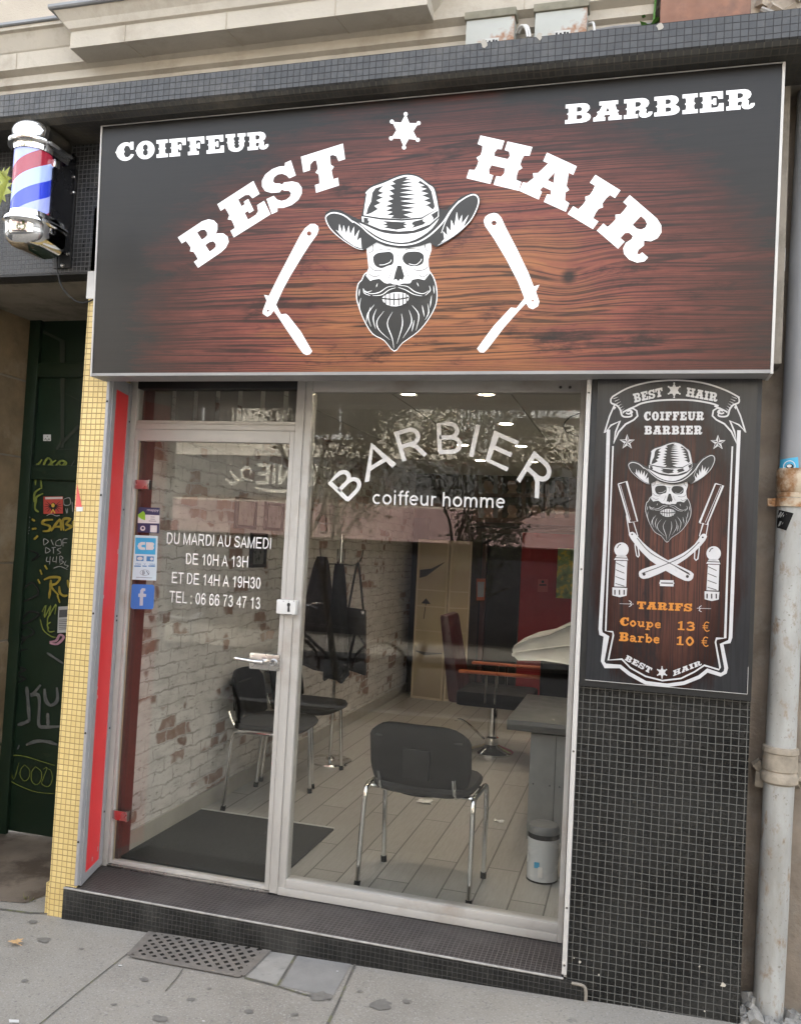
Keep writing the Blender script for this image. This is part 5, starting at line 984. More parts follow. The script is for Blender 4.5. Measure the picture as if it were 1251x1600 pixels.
# service boxes, wires, rusty box and weeds on the ledge
def meter(u0, u1, vb, vt, label):
    a = P(u0, vb + 8, Y=-.2); c = P(u1, vb, Y=-.2); t = P((u0 + u1) / 2, vt, Y=-.2); z0 = 3.40; z1 = t.z
    e = empty('meter_box', ((a.x + c.x) / 2, -.18, z0), label, 'meter box', 'meter boxes on the mosaic ledge')
    b = MB(); b.box(a.x + .006, c.x - .006, -.22, -.14, z0, z1 - .028); b.build('casing', mat('pale box paint', (.36, .37, .345), .7, var=.1, col2=(.26, .13, .07), c2lo=.52, c2hi=.62, c2s=9), e, bevel=.003)
    b = MB(); b.box(a.x, c.x, -.228, -.14, z1 - .028, z1); b.build('box_lid', mat('stained lid', (.17, .16, .12), .85, var=.3, vs=20), e, bevel=.003)
    mx = (a.x + c.x) / 2; b = MB(); b.box(mx - .02, mx + .035, -.2225, -.2203, z0 + .006, z0 + .028); b.mi = 1
    for k, x in enumerate((mx - .012, mx + .002, mx + .016, mx + .026)): b.box(x - .004, x + .004, -.2232, -.2226, z0 + .012, z0 + .022 - .002 * (k % 2))
    b.build('rating_plate', [mat('rating plate', (.42, .42, .40), .6), m_dark], e); return e
meter(726, 806, 58, 22, 'rusty grey meter box with stained lid, left of the two on the ledge')
meter(833, 919, 46, 9, 'rusty grey meter box with stained lid, right of the two on the ledge')
b = MB()
for dx in (0, .014): b.tube(smooth([P(806 + dx * 300, 52, Y=-.17), P(812 + dx * 300, 41, Y=-.19), P(820 + dx * 300, 42, Y=-.2), P(824 + dx * 300, 58, Y=-.2)], 5), .0045, 8)
b.tube(smooth([P(918, 38, Y=-.17), P(926, 36, Y=-.2), P(928, 48, Y=-.2)], 5), .0045, 8); tag(b.build('white_cables', m_white), 'white cables looping between the two meter boxes', 'cable')
b = MB(); b.tube([P(920, 50, Y=-.16), P(960, 43, Y=-.16), P(1032, 37, Y=-.16)], .006, 8); tag(b.build('ledge_conduit', m_grey), 'grey conduit lying along the ledge right of the meter boxes', 'conduit')
a = P(1030, 34, Y=-.2); c = P(1172, 20, Y=-.2); b = MB(); b.box(a.x, c.x, -.2, -.06, 3.40, 3.66); tag(b.build('rusty_box', mat('rusty brown steel', (.21, .105, .07), .75, var=.25, vs=12, col2=(.14, .08, .06), c2lo=.5, c2hi=.7, c2s=10), bevel=.004, origin=((a.x + c.x) / 2, -.13, 3.40)), 'rust brown steel box standing on the ledge', 'box')
w0 = P(1017, 34, Y=-.18); b = MB()
for i in range(26):
    p = Vector((w0.x + rnd.gauss(0, .016), -.18 + rnd.gauss(0, .012), 3.395 + abs(rnd.gauss(0, .03)))); a = rnd.random() * 6.28; l = rnd.uniform(.022, .042); d = Vector((math.cos(a) * l, math.sin(a) * l, rnd.uniform(-.2, 1) * l)); sd_ = Vector((-math.sin(a), math.cos(a), .2)) * l * .35
    b.face([p, p + d * .5 + sd_, p + d, p + d * .5 - sd_])
b.tube(smooth([(w0.x, -.18, 3.39), (w0.x + .008, -.18, 3.46), (w0.x + .012, -.18, 3.54), (w0.x + .02, -.17, 3.62)], 4), .004, 6); tag(b.build('weed_plant', mat('leaf green', (.055, .15, .02), .6, var=.3, vs=40), origin=(w0.x, -.18, 3.395)), 'small green weed growing on the ledge beside the rusty box', 'plant')
b = MB()
for q in (((.62, -.1, 3.42), (.72, -.12, 3.62)), ((.66, -.1, 3.41), (.80, -.11, 3.60)), ((.50, -.1, 3.50), (.62, -.11, 3.43))): b.tube(q, .011, 8)
tag(b.build('loose_rods', m_slab), 'pale rods leaning on the rubble above the ledge', 'rods')

# ================================================================== PAVEMENT THINGS
g0 = [k7(p) for p in [(466, 250), (828, 296), (738, 384), (398, 322)]]; gc = G3(*(sum(p[i] for p in g0) / 4 for i in (0, 1)))
gr_ = empty('cellar_grate', gc, 'rusty iron cellar grate with diamond holes set in the pavement', 'grate')
Gq = quad(g0[3], g0[2], g0[1], g0[0]); gq = lambda x, y, l: G3(*Gq(x, y), l)
b = MB(); b.poly([(0, 0), (1, 0), (1, 1), (0, 1)], gq, .0022); b.build('pit_dark', mat('painted hole dark with litter', (.02, .018, .015), .95, var=.5, vs=90, col2=(.16, .12, .09), c2lo=.6, c2hi=.66, c2s=70), gr_)  # flat sheet on the pavement, painted with the hole's darkness and its litter
b = MB(); nx, ny = 18, 7
Wd = (gq(0, .5, 0) - gq(1, .5, 0)).length; Hd = (gq(.5, 0, 0) - gq(.5, 1, 0)).length
def bar(p, q, wd, l):
    # flat bars with real thickness, laid in metres over the grate
    b.stroke([(p[0] * Wd, p[1] * Hd), (q[0] * Wd, q[1] * Hd)], wd, lambda u, v, l2: gq(u / Wd, v / Hd, l2), l)
def clip(x0, y0, dx, dy):
    ts = [0.]; t0, t1 = -9, 9
    for p, d in ((x0, dx), (y0, dy)):
        a, c = sorted(((0 - p) / d, (1 - p) / d)); t0 = max(t0, a); t1 = min(t1, c)
    return ((x0 + dx * t0, y0 + dy * t0), (x0 + dx * t1, y0 + dy * t1)) if t1 - t0 > .02 else None
st_ = .048 / Wd; asp = Wd / Hd
for i in range(-30, 60):
    for s_ in (1, -1):
        cl = clip(i * st_ , 0.0001, 1., s_ * asp)
        if cl: bar(cl[0], cl[1], .0165, .0062 + .0002 * (s_ > 0))
for p, q in (((0, 0), (1, 0)), ((1, 0), (1, 1)), ((1, 1), (0, 1)), ((0, 1), (0, 0))): bar(p, q, .032, .0068)
b.build('lattice', mat('worn brown iron', (.165, .15, .132), .75, metal=.1, var=.2, vs=30, bmp=.3, bs=120), gr_)
def leaf_mesh(scale, M, base, col, name, **k):
    # a lobed plane-tree leaf with a folded midrib
    lob = [(0, -.1), (.16, .02), (.48, -.12), (.36, .12), (.78, .28), (.42, .40), (.50, .72), (.18, .58), (0, 1.05), (-.18, .58), (-.50, .72), (-.42, .40), (-.78, .28), (-.36, .12), (-.48, -.12), (-.16, .02)]
    b = MB(); b.poly(lob, lambda x, y, l: Vector(base) + M @ (Vector((x, y, abs(x) * .25 - .12 * y * y)) * scale)); b.tube([Vector(base) + M @ (Vector((0, -.1, 0)) * scale), Vector(base) + M @ (Vector((.05, -.7, .1)) * scale)], scale * .025, 5)
    return b.build(name, col, origin=base, **k)
m_dry = mat('dry leaf', (.46, .30, .15), .7, var=.25, vs=60)
lp = G3(*k7((52, 291)), .012); leaf_mesh(.045, Euler((.1, .15, 1.2)).to_matrix(), lp, m_dry, 'fallen_leaf', label='dry tan leaf lying on the pavement at the lower left', cat='leaf')
b = MB()
for i in range(150):
    t = rnd.random(); x = .56 + rnd.random() ** 1.3 * .3; y = .12 - rnd.random() * .13 - (x - .56) * .1
    if (x - .655) ** 2 + (y - .08) ** 2 < .055 ** 2: continue
    r = .004 + rnd.random() ** 2 * .018; z = GZ(x) + r * .4 + max(0, .03 - abs(x - .59)) * rnd.random() * 2.2
    b.obox((x, y, z), (r * 2, r * 1.6, r * 1.2), Euler((rnd.random() * 3, rnd.random() * 3, rnd.random() * 3)).to_matrix())
tag(b.build('rubble', mat('grey rubble', (.24, .235, .22), .95, var=.3, vs=60, bmp=.5)), 'grey crumbs of broken mortar around the foot of the drainpipe', 'rubble', kind='stuff')
b = MB()
for (u, v) in ((44, 1405), (50, 1408), (135, 1433), (168, 1437), (205, 1447), (573, 1505), (571, 1507), (218, 1449)):
    for i in range(9):
        p = G3(u + rnd.gauss(0, 3), v + rnd.gauss(0, 1.2)); a = rnd.random() * 6.28; l = rnd.uniform(.008, .03); d = Vector((math.cos(a) * .6, math.sin(a) * .6, 1)) * l; s_ = Vector((-math.sin(a), math.cos(a), 0)) * .0022
        b.face([p - s_, p + s_, p + d])
tag(b.build('weeds', mat('dry weeds', (.17, .17, .06), .8, var=.4, vs=60)), 'thin tufts of weed growing along the foot of the step', 'weeds', kind='stuff')
b = MB()
for (u, v, r) in ((22, 1597, 8), (188, 1510, 3.), (495, 1490, 1.6), (527, 1519, 1.6), (318, 1597, 2), (375, 1521, 2.2), (395, 1468, 1.5), (228, 1454, 1.5), (985, 1575, 1)):
    b.poly([(u - r, v - r * .3), (u + r, v - r * .2), (u + r, v + r * .35), (u - r * .9, v + r * .3)], gf, .004)
tag(b.build('litter', m_white), 'tiny scraps of white paper litter scattered on the pavement', 'litter', kind='stuff')

# ================================================================== INSIDE THE SHOP
def child_copy(root, loc, rz, label):
    r = root.copy(); C.objects.link(r); r.location = loc; r.rotation_euler = (0, 0, rz); r['label'] = label
    for ch in list(root.children):
        c = ch.copy(); C.objects.link(c); c.parent = r
        for g in ch.children: d = g.copy(); C.objects.link(d); d.parent = c
    return r
m_fabric = mat('black seat fabric', (.010, .0095, .009), .85, var=.2, bmp=.2, bs=300)
def make_chair():
    ch = empty('visitor_chair', (0, 0, 0), 'chair', 'chair', 'black visitor chairs with chrome legs')
    b = MB(); n = 14; rows = []
    # curved shell: a wide rounded rectangle, bowed across and leaning back
    def shell(off, infl):
        pts = []
        for j in range(9):
            v = j / 8; row = []
            for i in range(n + 1):
                u = i / n * 2 - 1; hw = .225 * (1 - .16 * max(0, (v - .72) / .28) ** 2) * (1 - .06 * max(0, (.2 - v) / .2)); x = u * hw
                z = .475 + .26 * v - .055 * (max(0, .55 - v) / .55) ** 1.5 * (1 - abs(u) ** 2.2) - .03 * max(0, (v - .7) / .3) * abs(u) ** 5
                y = -.165 - .055 * v + .045 * (abs(u) ** 2.2) + off * (1 - .9 * max(abs(u) ** 6, abs(2 * v - 1) ** 6) * infl)
                row.append(Vector((x, y, z)))
            pts.append(row)
        return pts
    A, B = shell(-.016, .6), shell(.012, .8); k = 0
    for S in (A, B):
        for row in S: b.v += row
    W = n + 1; off = 9 * W
    for j in range(8):
        for i in range(n):
            a = j * W + i; b.f.append((a, a + 1, a + W + 1, a + W)); b.f.append((off + a, off + a + W, off + a + W + 1, off + a + 1)); b.m += [0, 0]
    rim = [i for i in range(n)] + [j * W + n for j in range(8)] + [8 * W + n - i for i in range(n)] + [(8 - j) * W for j in range(8)]
    for q in range(len(rim)): a, c = rim[q], rim[(q + 1) % len(rim)]; b.f.append((a, off + a, off + c, c)); b.m.append(0)
    bk = b.build('backrest', m_blackpl, ch, smooth=True)
    b = MB(); b.box(-.06, .06, -.226, -.19, .50, .63); b.build('back_bracket', m_blackpl, bk, bevel=.008)
    b = MB(); b.box(-.19, .19, -.2, -.186, .665, .672); b.build('shell_crease', m_dark, bk)
    b = MB(); prof = []
    for r, z in ((.0, .425), (.20, .425), (.222, .435), (.228, .452), (.218, .466), (.12, .472), (0, .473)): prof.append((r, z))
    for r, z in prof:
        for j in range(32):
            a = 2 * math.pi * j / 32; cx, cy = math.cos(a), math.sin(a); q = (abs(cx) ** 4 + abs(cy) ** 4) ** -.25; b.v.append(Vector((cx * q * r, cy * q * r * .93 + .02, z)))
    for i in range(len(prof) - 1):
        for j in range(32): a = i * 32 + j; a2 = i * 32 + (j + 1) % 32; b.f.append((a, a2, a2 + 32, a + 32)); b.m.append(0)
    b.build('seat', m_fabric, ch, smooth=True)
    for s in (-1, 1):
        b = MB(); b.tube(smooth([(s * .247, -.175, .012), (s * .243, -.155, .3), (s * .241, -.145, .40), (s * .240, -.12, .428), (s * .240, -.05, .432)], 5), .0115, 12); lg = b.build('leg', m_chrome, ch, smooth=True)
        b = MB(); b.tube([(s * .2475, -.176, 0), (s * .2465, -.172, .028)], .014, 12); b.build('foot_cap', m_blackpl, lg, smooth=True)
        b = MB(); b.tube(smooth([(s * .238, .165, .012), (s * .240, .145, .3), (s * .240, .135, .40), (s * .240, .11, .428), (s * .240, .04, .432)], 5), .0115, 12); lg = b.build('leg', m_chrome, ch, smooth=True)
        b = MB(); b.tube([(s * .2378, .166, 0), (s * .2385, .162, .028)], .014, 12); b.build('foot_cap', m_blackpl, lg, smooth=True)
    b = MB()
    for s in (-1, 1): b.tube([(s * .240, -.055, .432), (s * .240, .045, .432)], .0114, 12); b.tube(smooth([(s * .15, .06, .418), (s * .16, -.10, .42), (s * .165, -.17, .45), (s * .165, -.205, .52)], 4), .009, 8)
    for y in (-.09, .09): b.tube([(-.240, y, .420), (.240, y, .420)], .009, 8)
    b.build('frame', m_chrome, ch, smooth=True); return ch
c0 = make_chair(); c0['label'] = 'black visitor chair seen from behind, close to the window'
c0.location = (-.695, .605, FLOOR); c0.rotation_euler = (0, 0, R(-2))
child_copy(c0, (-1.79, 1.40, FLOOR), R(-86), 'black visitor chair just behind the doormat by the brick wall')
child_copy(c0, (-1.82, 1.99, FLOOR), R(-92), 'black visitor chair in front of the coat stand')
b = MB(); b.box(-2.05, -1.288, .33, 1.088, FLOOR + .0005, FLOOR + .010); mt_ = mat('charcoal mat', (.032, .033, .031), .95, var=.15, vs=60, bmp=.4, bs=250); o = tag(b.build('doormat', mt_, origin=(-1.67, .7, FLOOR), bevel=.002), 'charcoal ribbed doormat inside the glass door', 'doormat')
b = MB(); b.box(-2.05, -1.288, 1.089, 1.100, FLOOR + .0005, FLOOR + .013); b.build('metal_edge', m_trim, o)
# coat stand with coat and bag
cx, cy = -1.79, 2.40
cs = empty('coat_stand', (cx, cy, FLOOR), 'chrome coat stand with hooks and round base by the brick wall', 'coat stand')
b = MB(); b.lathe([(0, .035), (.02, .035), (.03, .02), (.13, .016), (.148, .010), (.15, 0)][::-1], (cx, cy, FLOOR), 32); b.build('base', m_chrome, cs, smooth=True)
b = MB(); b.tube([(cx, cy, FLOOR + .02), (cx, cy, 1.66)], .0125, 12); b.build('pole', m_chrome, cs, smooth=True)
for a in (10, 100, 190, 280):
    d = Vector((math.cos(R(a)), math.sin(R(a)), 0)); b = MB(); b.tube(smooth([Vector((cx, cy, 1.46)) + d * .01, Vector((cx, cy, 1.455)) + d * .09, Vector((cx, cy, 1.49)) + d * .135, Vector((cx, cy, 1.56)) + d * .15], 5), .007, 8); b.build('hook', m_chrome, cs, smooth=True)
def drape(name, px, pz0, pz1, cx, cy, w0, w1, d0, d1, folds, m, label, cat, ph=0.):
    b = MB(); rows, cols = 14, 40
    for i in range(rows + 1):
        t = i / rows; z = pz0 + (pz1 - pz0) * t; wd = w0 + (w1 - w0) * t ** .7; dd = d0 + (d1 - d0) * t ** .7
        for j in range(cols):
            a = 2 * math.pi * j / cols; f = 1 + .16 * t * math.sin(folds * a + ph) + .06 * math.sin(2.7 * a + 5 * t)
            b.v.append(Vector((cx + px * t + wd * f * math.cos(a), cy + dd * f * math.sin(a), z + (.03 * math.sin(3 * a + ph) if i == rows else 0))))
    for i in range(rows):
        for j in range(cols): a = i * cols + j; a2 = i * cols + (j + 1) % cols; b.f.append((a, a2, a2 + cols, a + cols)); b.m.append(0)
    b.f.append(tuple(range(cols))); b.m.append(0); b.f.append(tuple(rows * cols + j for j in range(cols))); b.m.append(0)
    return tag(b.build(name, m, smooth=True, origin=(cx, cy, pz1)), label, cat)
drape('coat', -.03, 1.50, .74, cx - .13, cy - .02, .035, .15, .03, .075, 7, mat('dark wool', (.022, .016, .015), .95, var=.25, vs=20), 'dark coat hanging from the left hook of the coat stand', 'coat')
drape('apron', .02, 1.46, .70, cx + .03, cy - .11, .03, .085, .025, .05, 5, mat('black cotton', (.010, .010, .010), .9), 'black barber gown hanging in front of the coat stand pole', 'gown', 1.2)
bx = cx + .135; bg_ = empty('shoulder_bag', (bx, cy - .03, .72), 'flat black shoulder bag hanging from the right hook of the coat stand', 'bag')
b = MB(); b.hexa([(bx - .075, cy - .06, .76), (bx + .10, cy - .06, .72), (bx + .10, cy - .01, .72), (bx - .075, cy - .01, .76), (bx - .075, cy - .045, 1.17), (bx + .075, cy - .045, 1.16), (bx + .075, cy - .02, 1.16), (bx - .075, cy - .02, 1.17)]); b.build('body', mat('black leather', (.012, .012, .013), .4, bmp=.15), bg_, bevel=.01)
b = MB(); b.tube(smooth([(bx - .05, cy - .03, 1.16), (bx - .02, cy - .03, 1.38), (bx, cy - .03, 1.47), (bx + .02, cy - .03, 1.38), (bx + .055, cy - .03, 1.16)], 5), .008, 8); b.build('strap', m_dark, bg_)
b = MB(); b.lathe([(.008, -.002), (.014, 0), (.008, .002)], (bx + .055, cy - .048, 1.14), 14, Matrix.Rotation(R(90), 3, 'X')); b.build('ring', m_chrome, bg_)
# folding screen with a beach photograph
m_sfr = mat('pale beech frame', (.62, .53, .39), .5, var=.1)
def beach_mat():
    m, nt, b = newmat('sepia beach print'); tc = nt.nodes.new('ShaderNodeTexCoord'); s = nt.nodes.new('ShaderNodeSeparateXYZ'); L(nt, tc.outputs['Object'], s.inputs[0])
    n = noise(nt, tc.outputs['Object'], 9, 7, .65); z = mathn(nt, 'ADD', s.outputs[2], mathn(nt, 'MULTIPLY', mathn(nt, 'SUBTRACT', n, .5), .10))
    c = ramp(nt, mathn(nt, 'DIVIDE', z, 1.56), [(0, (.32, .26, .18)), (.22, (.50, .42, .29)), (.30, (.26, .21, .16)), (.36, (.56, .48, .33)), (.58, (.50, .42, .29)), (.80, (.44, .36, .25)), (.86, (.55, .47, .33)), (1., (.40, .33, .25))])
    L(nt, c, b.inputs['Base Color']); b.inputs['Roughness'].default_value = .3; return m
m_beach = beach_mat()
scr = empty('folding_screen', (-1.70, 5.12, FLOOR), 'tall screen with a sepia beach photograph in pale frames at the back', 'folding screen')
for (xa, ya, xb, yb) in ((-1.93, 5.10, -1.605, 5.06), (-1.595, 5.06, -1.40, 5.16)):
    d = Vector((xb - xa, yb - ya, 0)); l = d.length; d /= l; nrm = Vector((d.y, -d.x, 0)); o_ = Vector((xa, ya, FLOOR))
    def sb(b, u0, u1, z0, z1, n0, n1): b.hexa([o_ + d * u + nrm * n + Vector((0, 0, z)) for z in (z0, z1) for u, n in ((u0, n1), (u1, n1), (u1, n0), (u0, n0))])
    b = MB(); sb(b, .018, l - .018, .02, 1.54, -.006, .002); pnl = b.build('photo_panel', m_beach, scr)
    b = MB(); sb(b, 0, .0179, 0, 1.565, -.012, .008); sb(b, l - .0179, l, 0, 1.565, -.012, .008); sb(b, .018, l - .018, 1.541, 1.565, -.012, .008); sb(b, .018, l - .018, 0, .0199, -.012, .008)
    for z in (.66, .90, 1.06): sb(b, .018, l - .018, z, z + .012, .0021, .007)
    b.build('frame', m_sfr, scr)
    if l > .3:
        b = MB()
        fnp = lambda x, z, lf: o_ + d * x + nrm * (.0025 + lf) + Vector((0, 0, z))
        b.poly([(.03, 1.18), (.03, 1.26), (.15, 1.28), (.27, 1.345), (.29, 1.35), (.2, 1.28), (.10, 1.20)], fnp); b.poly([(.06, .93), (.11, .985), (.16, .93)], fnp); b.stroke([(.11, .93), (.095, .78)], .008, fnp); b.stroke([(.03, .46), (.12, .44), (.31, .46)], [.01, .03, .01], fnp)
        b.build('dark_print', m_dark, pnl)
# red barber chair
bx, by = -.815, 3.19
bc = empty('barber_chair', (bx, by, FLOOR), 'dark red barber chair with chrome pump base and orange armrests', 'barber chair')
m_maroon = mat('maroon leather', (.045, .010, .011), .35, var=.2, bmp=.1)
b = MB(); b.lathe([(.165, 0), (.165, .012), (.15, .022), (.08, .045), (.05, .06), (.05, .11), (.036, .12), (.036, .34), (.0, .34)], (bx, by, FLOOR), 36); b.build('pump_base', m_chrome, bc, smooth=True)
b = MB(); b.tube(smooth([(bx - .05, by - .04, FLOOR + .1), (bx - .15, by - .1, FLOOR + .2), (bx - .22, by - .12, FLOOR + .24), (bx - .26, by - .12, FLOOR + .23)], 4), .008, 8); b.build('pedal', m_chrome, bc, smooth=True)
b = MB(); b.box(bx - .24, bx + .30, by - .24, by + .24, FLOOR + .36, FLOOR + .47); b.build('seat', m_blackpl, bc, bevel=.03)
b = MB(); b.hexa([(bx - .30, by - .22, FLOOR + .37), (bx - .20, by - .22, FLOOR + .37), (bx - .20, by + .22, FLOOR + .37), (bx - .30, by + .22, FLOOR + .37), (bx - .40, by - .20, FLOOR + 1.0), (bx - .33, by - .20, FLOOR + 1.0), (bx - .33, by + .20, FLOOR + 1.0), (bx - .40, by + .20, FLOOR + 1.0)]); b.build('backrest', m_maroon, bc, bevel=.03)
for s in (-1, 1):
    b = MB(); b.hexa([(bx - .22, by + s * .26 - .025, FLOOR + .60), (bx + .36, by + s * .26 - .025, FLOOR + .605), (bx + .36, by + s * .26 + .025, FLOOR + .605), (bx - .22, by + s * .26 + .025, FLOOR + .60), (bx - .22, by + s * .26 - .025, FLOOR + .622), (bx + .36, by + s * .26 - .025, FLOOR + .627), (bx + .36, by + s * .26 + .025, FLOOR + .627), (bx - .22, by + s * .26 + .025, FLOOR + .622)]); ar = b.build('armrest', mat('orange varnished wood', (.38, .10, .035), .3), bc, bevel=.008)
    b = MB()
    for dx in (-.02, .05): b.tube([(bx + dx, by + s * .26, FLOOR + .40), (bx + dx, by + s * .26, FLOOR + .6)], .009, 8)
    b.build('arm_post', m_chrome, ar, smooth=True)
b = MB(); b.box(bx + .33, bx + .52, by - .17, by + .17, FLOOR + .20, FLOOR + .225); b.tube([(bx + .28, by - .12, FLOOR + .38), (bx + .36, by - .12, FLOOR + .22)], .012, 8); b.tube([(bx + .28, by + .12, FLOOR + .38), (bx + .36, by + .12, FLOOR + .22)], .012, 8); b.build('footrest', m_dark, bc)
# counter of grey planks, wash basin, bin
ct = empty('counter', (.2, 1.7, FLOOR), 'grey plank counter with dark top behind the black pilaster', 'counter')
m_gpl = mat('grey washed planks', (.20, .205, .20), .6, var=.15, vs=8, bmp=.2, bs=60)
b = MB()
for i in range(9): b.box(-.333 + i * .135, -.333 + i * .135 + .131, 1.38, 1.40, FLOOR, .66)
b.box(-.330, .93, 1.4005, 2.1, FLOOR + .01, .658); b.build('plank_front', m_gpl, ct, bevel=.002)
b = MB()
for i in range(8):
    for z in (.20, .40): b.lathe([(0, .002), (.004, 0)], (-.31 + i * .135, 1.3795, z), 8, Matrix.Rotation(R(90), 3, 'X')); b.lathe([(0, .002), (.004, 0)], (-.225 + i * .135, 1.3795, z), 8, Matrix.Rotation(R(90), 3, 'X'))
b.build('nail_heads', m_dark, ct)
b = MB(); b.box(-.45, .94, 1.30, 2.15, .68, .735); b.build('counter_top', mat('dark grey laminate', (.075, .078, .078), .35), ct, bevel=.004)
wb = empty('wash_basin', (-.35, 2.6, FLOOR), 'white moulded hair wash basin rising behind the counter', 'basin')
b = MB(); k = []
pts = [P(803, 1012, Y=2.5), P(806, 1006, Y=2.5), P(830, 996, Y=2.5), P(860, 990, Y=2.5), P(870, 985, Y=2.5), P(885, 978, Y=2.5), P(910, 972, Y=2.5), P(925, 985, Y=2.5), P(910, 1040, Y=2.5), P(880, 1034, Y=2.5), P(850, 1030, Y=2.5), P(812, 1027, Y=2.5), P(804, 1021, Y=2.5)]
b.prism([(p.x, p.z) for p in pts], 2.42, 2.95, lambda p, t: (p[0], t, p[1])); b.build('bowl', mat('glossy white plastic', (.78, .80, .78), .2), wb, bevel=.012)
b = MB(); b.tube([P(805, 1019, Y=2.415), P(880, 1010, Y=2.415), P(915, 1008, Y=2.415)], .006, 8); b.build('bowl_ridge', mat('white ridge', (.7, .71, .7), .25), wb)
b = MB(); b.box(-.42, -.12, 2.55, 2.85, FLOOR, .97); b.build('pedestal', m_blackpl, wb, bevel=.02)
bi = empty('pedal_bin', (-.198, .86, FLOOR), 'small white pedal bin with grey lid at the window', 'bin')
b = MB(); b.lathe([(.068, 0), (.070, .006), (.070, .212), (0, .212)], (-.198, .86, FLOOR), 32); b.build('body', mat('white enamel bin', (.52, .54, .56), .25, var=.05), bi, smooth=True)
b = MB(); b.lathe([(.0712, .192), (.0712, .214)], (-.198, .86, FLOOR), 32); b.lathe([(.0712, .0), (.0712, .008)], (-.198, .86, FLOOR), 32); b.build('black_band', m_blackpl, bi, smooth=True)
b = MB(); b.lathe([(.072, .2145), (.072, .236), (.064, .248), (.03, .254), (0, .255)], (-.198, .86, FLOOR), 32); b.build('bin_lid', mat('grey bin lid', (.13, .135, .14), .4), bi, smooth=True)
b = MB(); b.box(-.21, -.19, .786, .7895, FLOOR + .03, FLOOR + .075); b.mi = 1; b.box(-.228, -.205, .787, .7892, FLOOR + .07, FLOOR + .095); b.build('bin_sticker', [m_white, m_cb], bi)
# pictures
def picture(x, y0, y1, z0, z1, label, mt):
    e = empty('wall_picture', (x, (y0 + y1) / 2, z0), label, 'picture', 'framed pictures on the brick wall'); b = MB()
    b.box(x, x + .02, y0, y1, z0, z0 + .02); b.box(x, x + .02, y0, y1, z1 - .02, z1); b.box(x, x + .02, y0, y0 + .02, z0 + .0201, z1 - .0201); b.box(x, x + .02, y1 - .02, y1, z0 + .0201, z1 - .0201); b.build('frame', m_dark, e)
    b = MB(); b.box(x, x + .008, y0 + .0201, y1 - .0201, z0 + .0201, z1 - .0201); b.build('print', mt, e)
picture(-2.068, 1.31, 1.575, 1.655, 1.835, 'framed picture on the brick wall, left of the upper two', mat('pale print', (.38, .35, .32), .3, var=.3, vs=14))
picture(-2.068, 1.715, 1.985, 1.655, 1.835, 'framed picture on the brick wall, right of the upper two', mat('grey print', (.30, .28, .27), .3, var=.35, vs=14))
picture(-2.068, 1.535, 1.75, 1.425, 1.635, 'framed dark picture on the brick wall below the other two', mat('dark print', (.10, .11, .10), .3, var=.4, vs=12))
# hair style poster, red wall details
hp = empty('hairstyle_poster', (-1.1, 5.38, 1.86), 'brown poster of eight haircut photographs high on the back wall', 'poster')
ya = 5.372; b = MB(); pa, pb2 = P(738, 815, Y=5.37), P(884, 735, Y=5.37); b.box(pa.x, .2, 5.374, 5.398, pa.z, pb2.z); b.build('poster_sheet', mat('brown poster', (.13, .065, .04), .4, var=.2, vs=9), hp)
H5 = planeY(5.3735); b = MB(); mats = [mat('hair brown', (.035, .022, .016), .5), mat('skin photo', (.36, .22, .15), .5), mat('photo grey', (.30, .29, .28), .5, var=.4, vs=20)]
for r_ in range(2):
    for c_ in range(4):
        x = 762 + c_ * 37; y = 755 + r_ * 38
        b.mi = 2 if c_ == 0 else 0; b.poly([(x - 15, y - 16), (x + 15, y - 16), (x + 15, y + 16), (x - 15, y + 16)], H5, .0012)
        b.mi = 1; b.poly(circ(x + 1, y + 3, 8, 14, 10), H5, .002); b.mi = 0; b.poly([(x - 9, y + 2), (x - 10, y - 8), (x - 2, y - 13), (x + 8, y - 11), (x + 11, y - 2), (x + 8, y + 4), (x + 5, y - 3), (x - 4, y - 4)], H5, .0028); b.mi = 1; b.poly([(x - 4, y + 10), (x + 6, y + 10), (x + 9, y + 16), (x - 8, y + 16)], H5, .0024)
b.build('haircut_photo', mats, hp)
b = MB(); b.tube([P(735, 823, Y=5.2), P(1000, 829, Y=5.2)], .012, 8); tag(b.build('reflection_bar', m_dark), 'dark bar in place of a reflection under the haircut poster', 'reflection bar')  # added dark tube stands in for a reflected line
fp = empty('green_reflecting_picture', (-.5, 5.36, 1.3), 'picture on the red wall with reflected greenery in its colours', 'picture')
a, c = P(868, 934, Y=5.36), P(905, 858, Y=5.36); b = MB(); b.box(a.x, .0, 5.35, 5.384, a.z, c.z); b.build('reflected_greenery', mat('reflected greenery', (.20, .28, .10), .4, var=.7, vs=14, col2=(.60, .45, .06), c2lo=.5, c2hi=.6, c2s=12), fp)  # greenery reflected in the picture is painted as its green and yellow
b = MB(); q = [(840, 905), (856, 905), (855, 925), (839, 925)]; b.poly(q, planeY(5.384), .001); b.mi = 1; b.stroke([(842, 914), (853, 914)], 2, planeY(5.384), .002); b.poly(circ(847.5, 909, 2.2, 10), planeY(5.384), .002); tag(b.build('small_notice', [mat('pink notice', (.36, .05, .05), .6), m_dark]), 'small reddish notice taped on the red wall', 'notice')
ex = empty('fire_cabinet', (-1.2, 5.3, .9), 'dark red cabinet with an orange framed notice at the back', 'cabinet')
a, c = P(744, 1050, Y=5.28), P(761, 850, Y=5.28); b = MB(); b.box(a.x, c.x, 5.29, 5.379, FLOOR, c.z); b.build('cabinet_body', mat('dark maroon cabinet', (.06, .018, .016), .5), ex, bevel=.004)
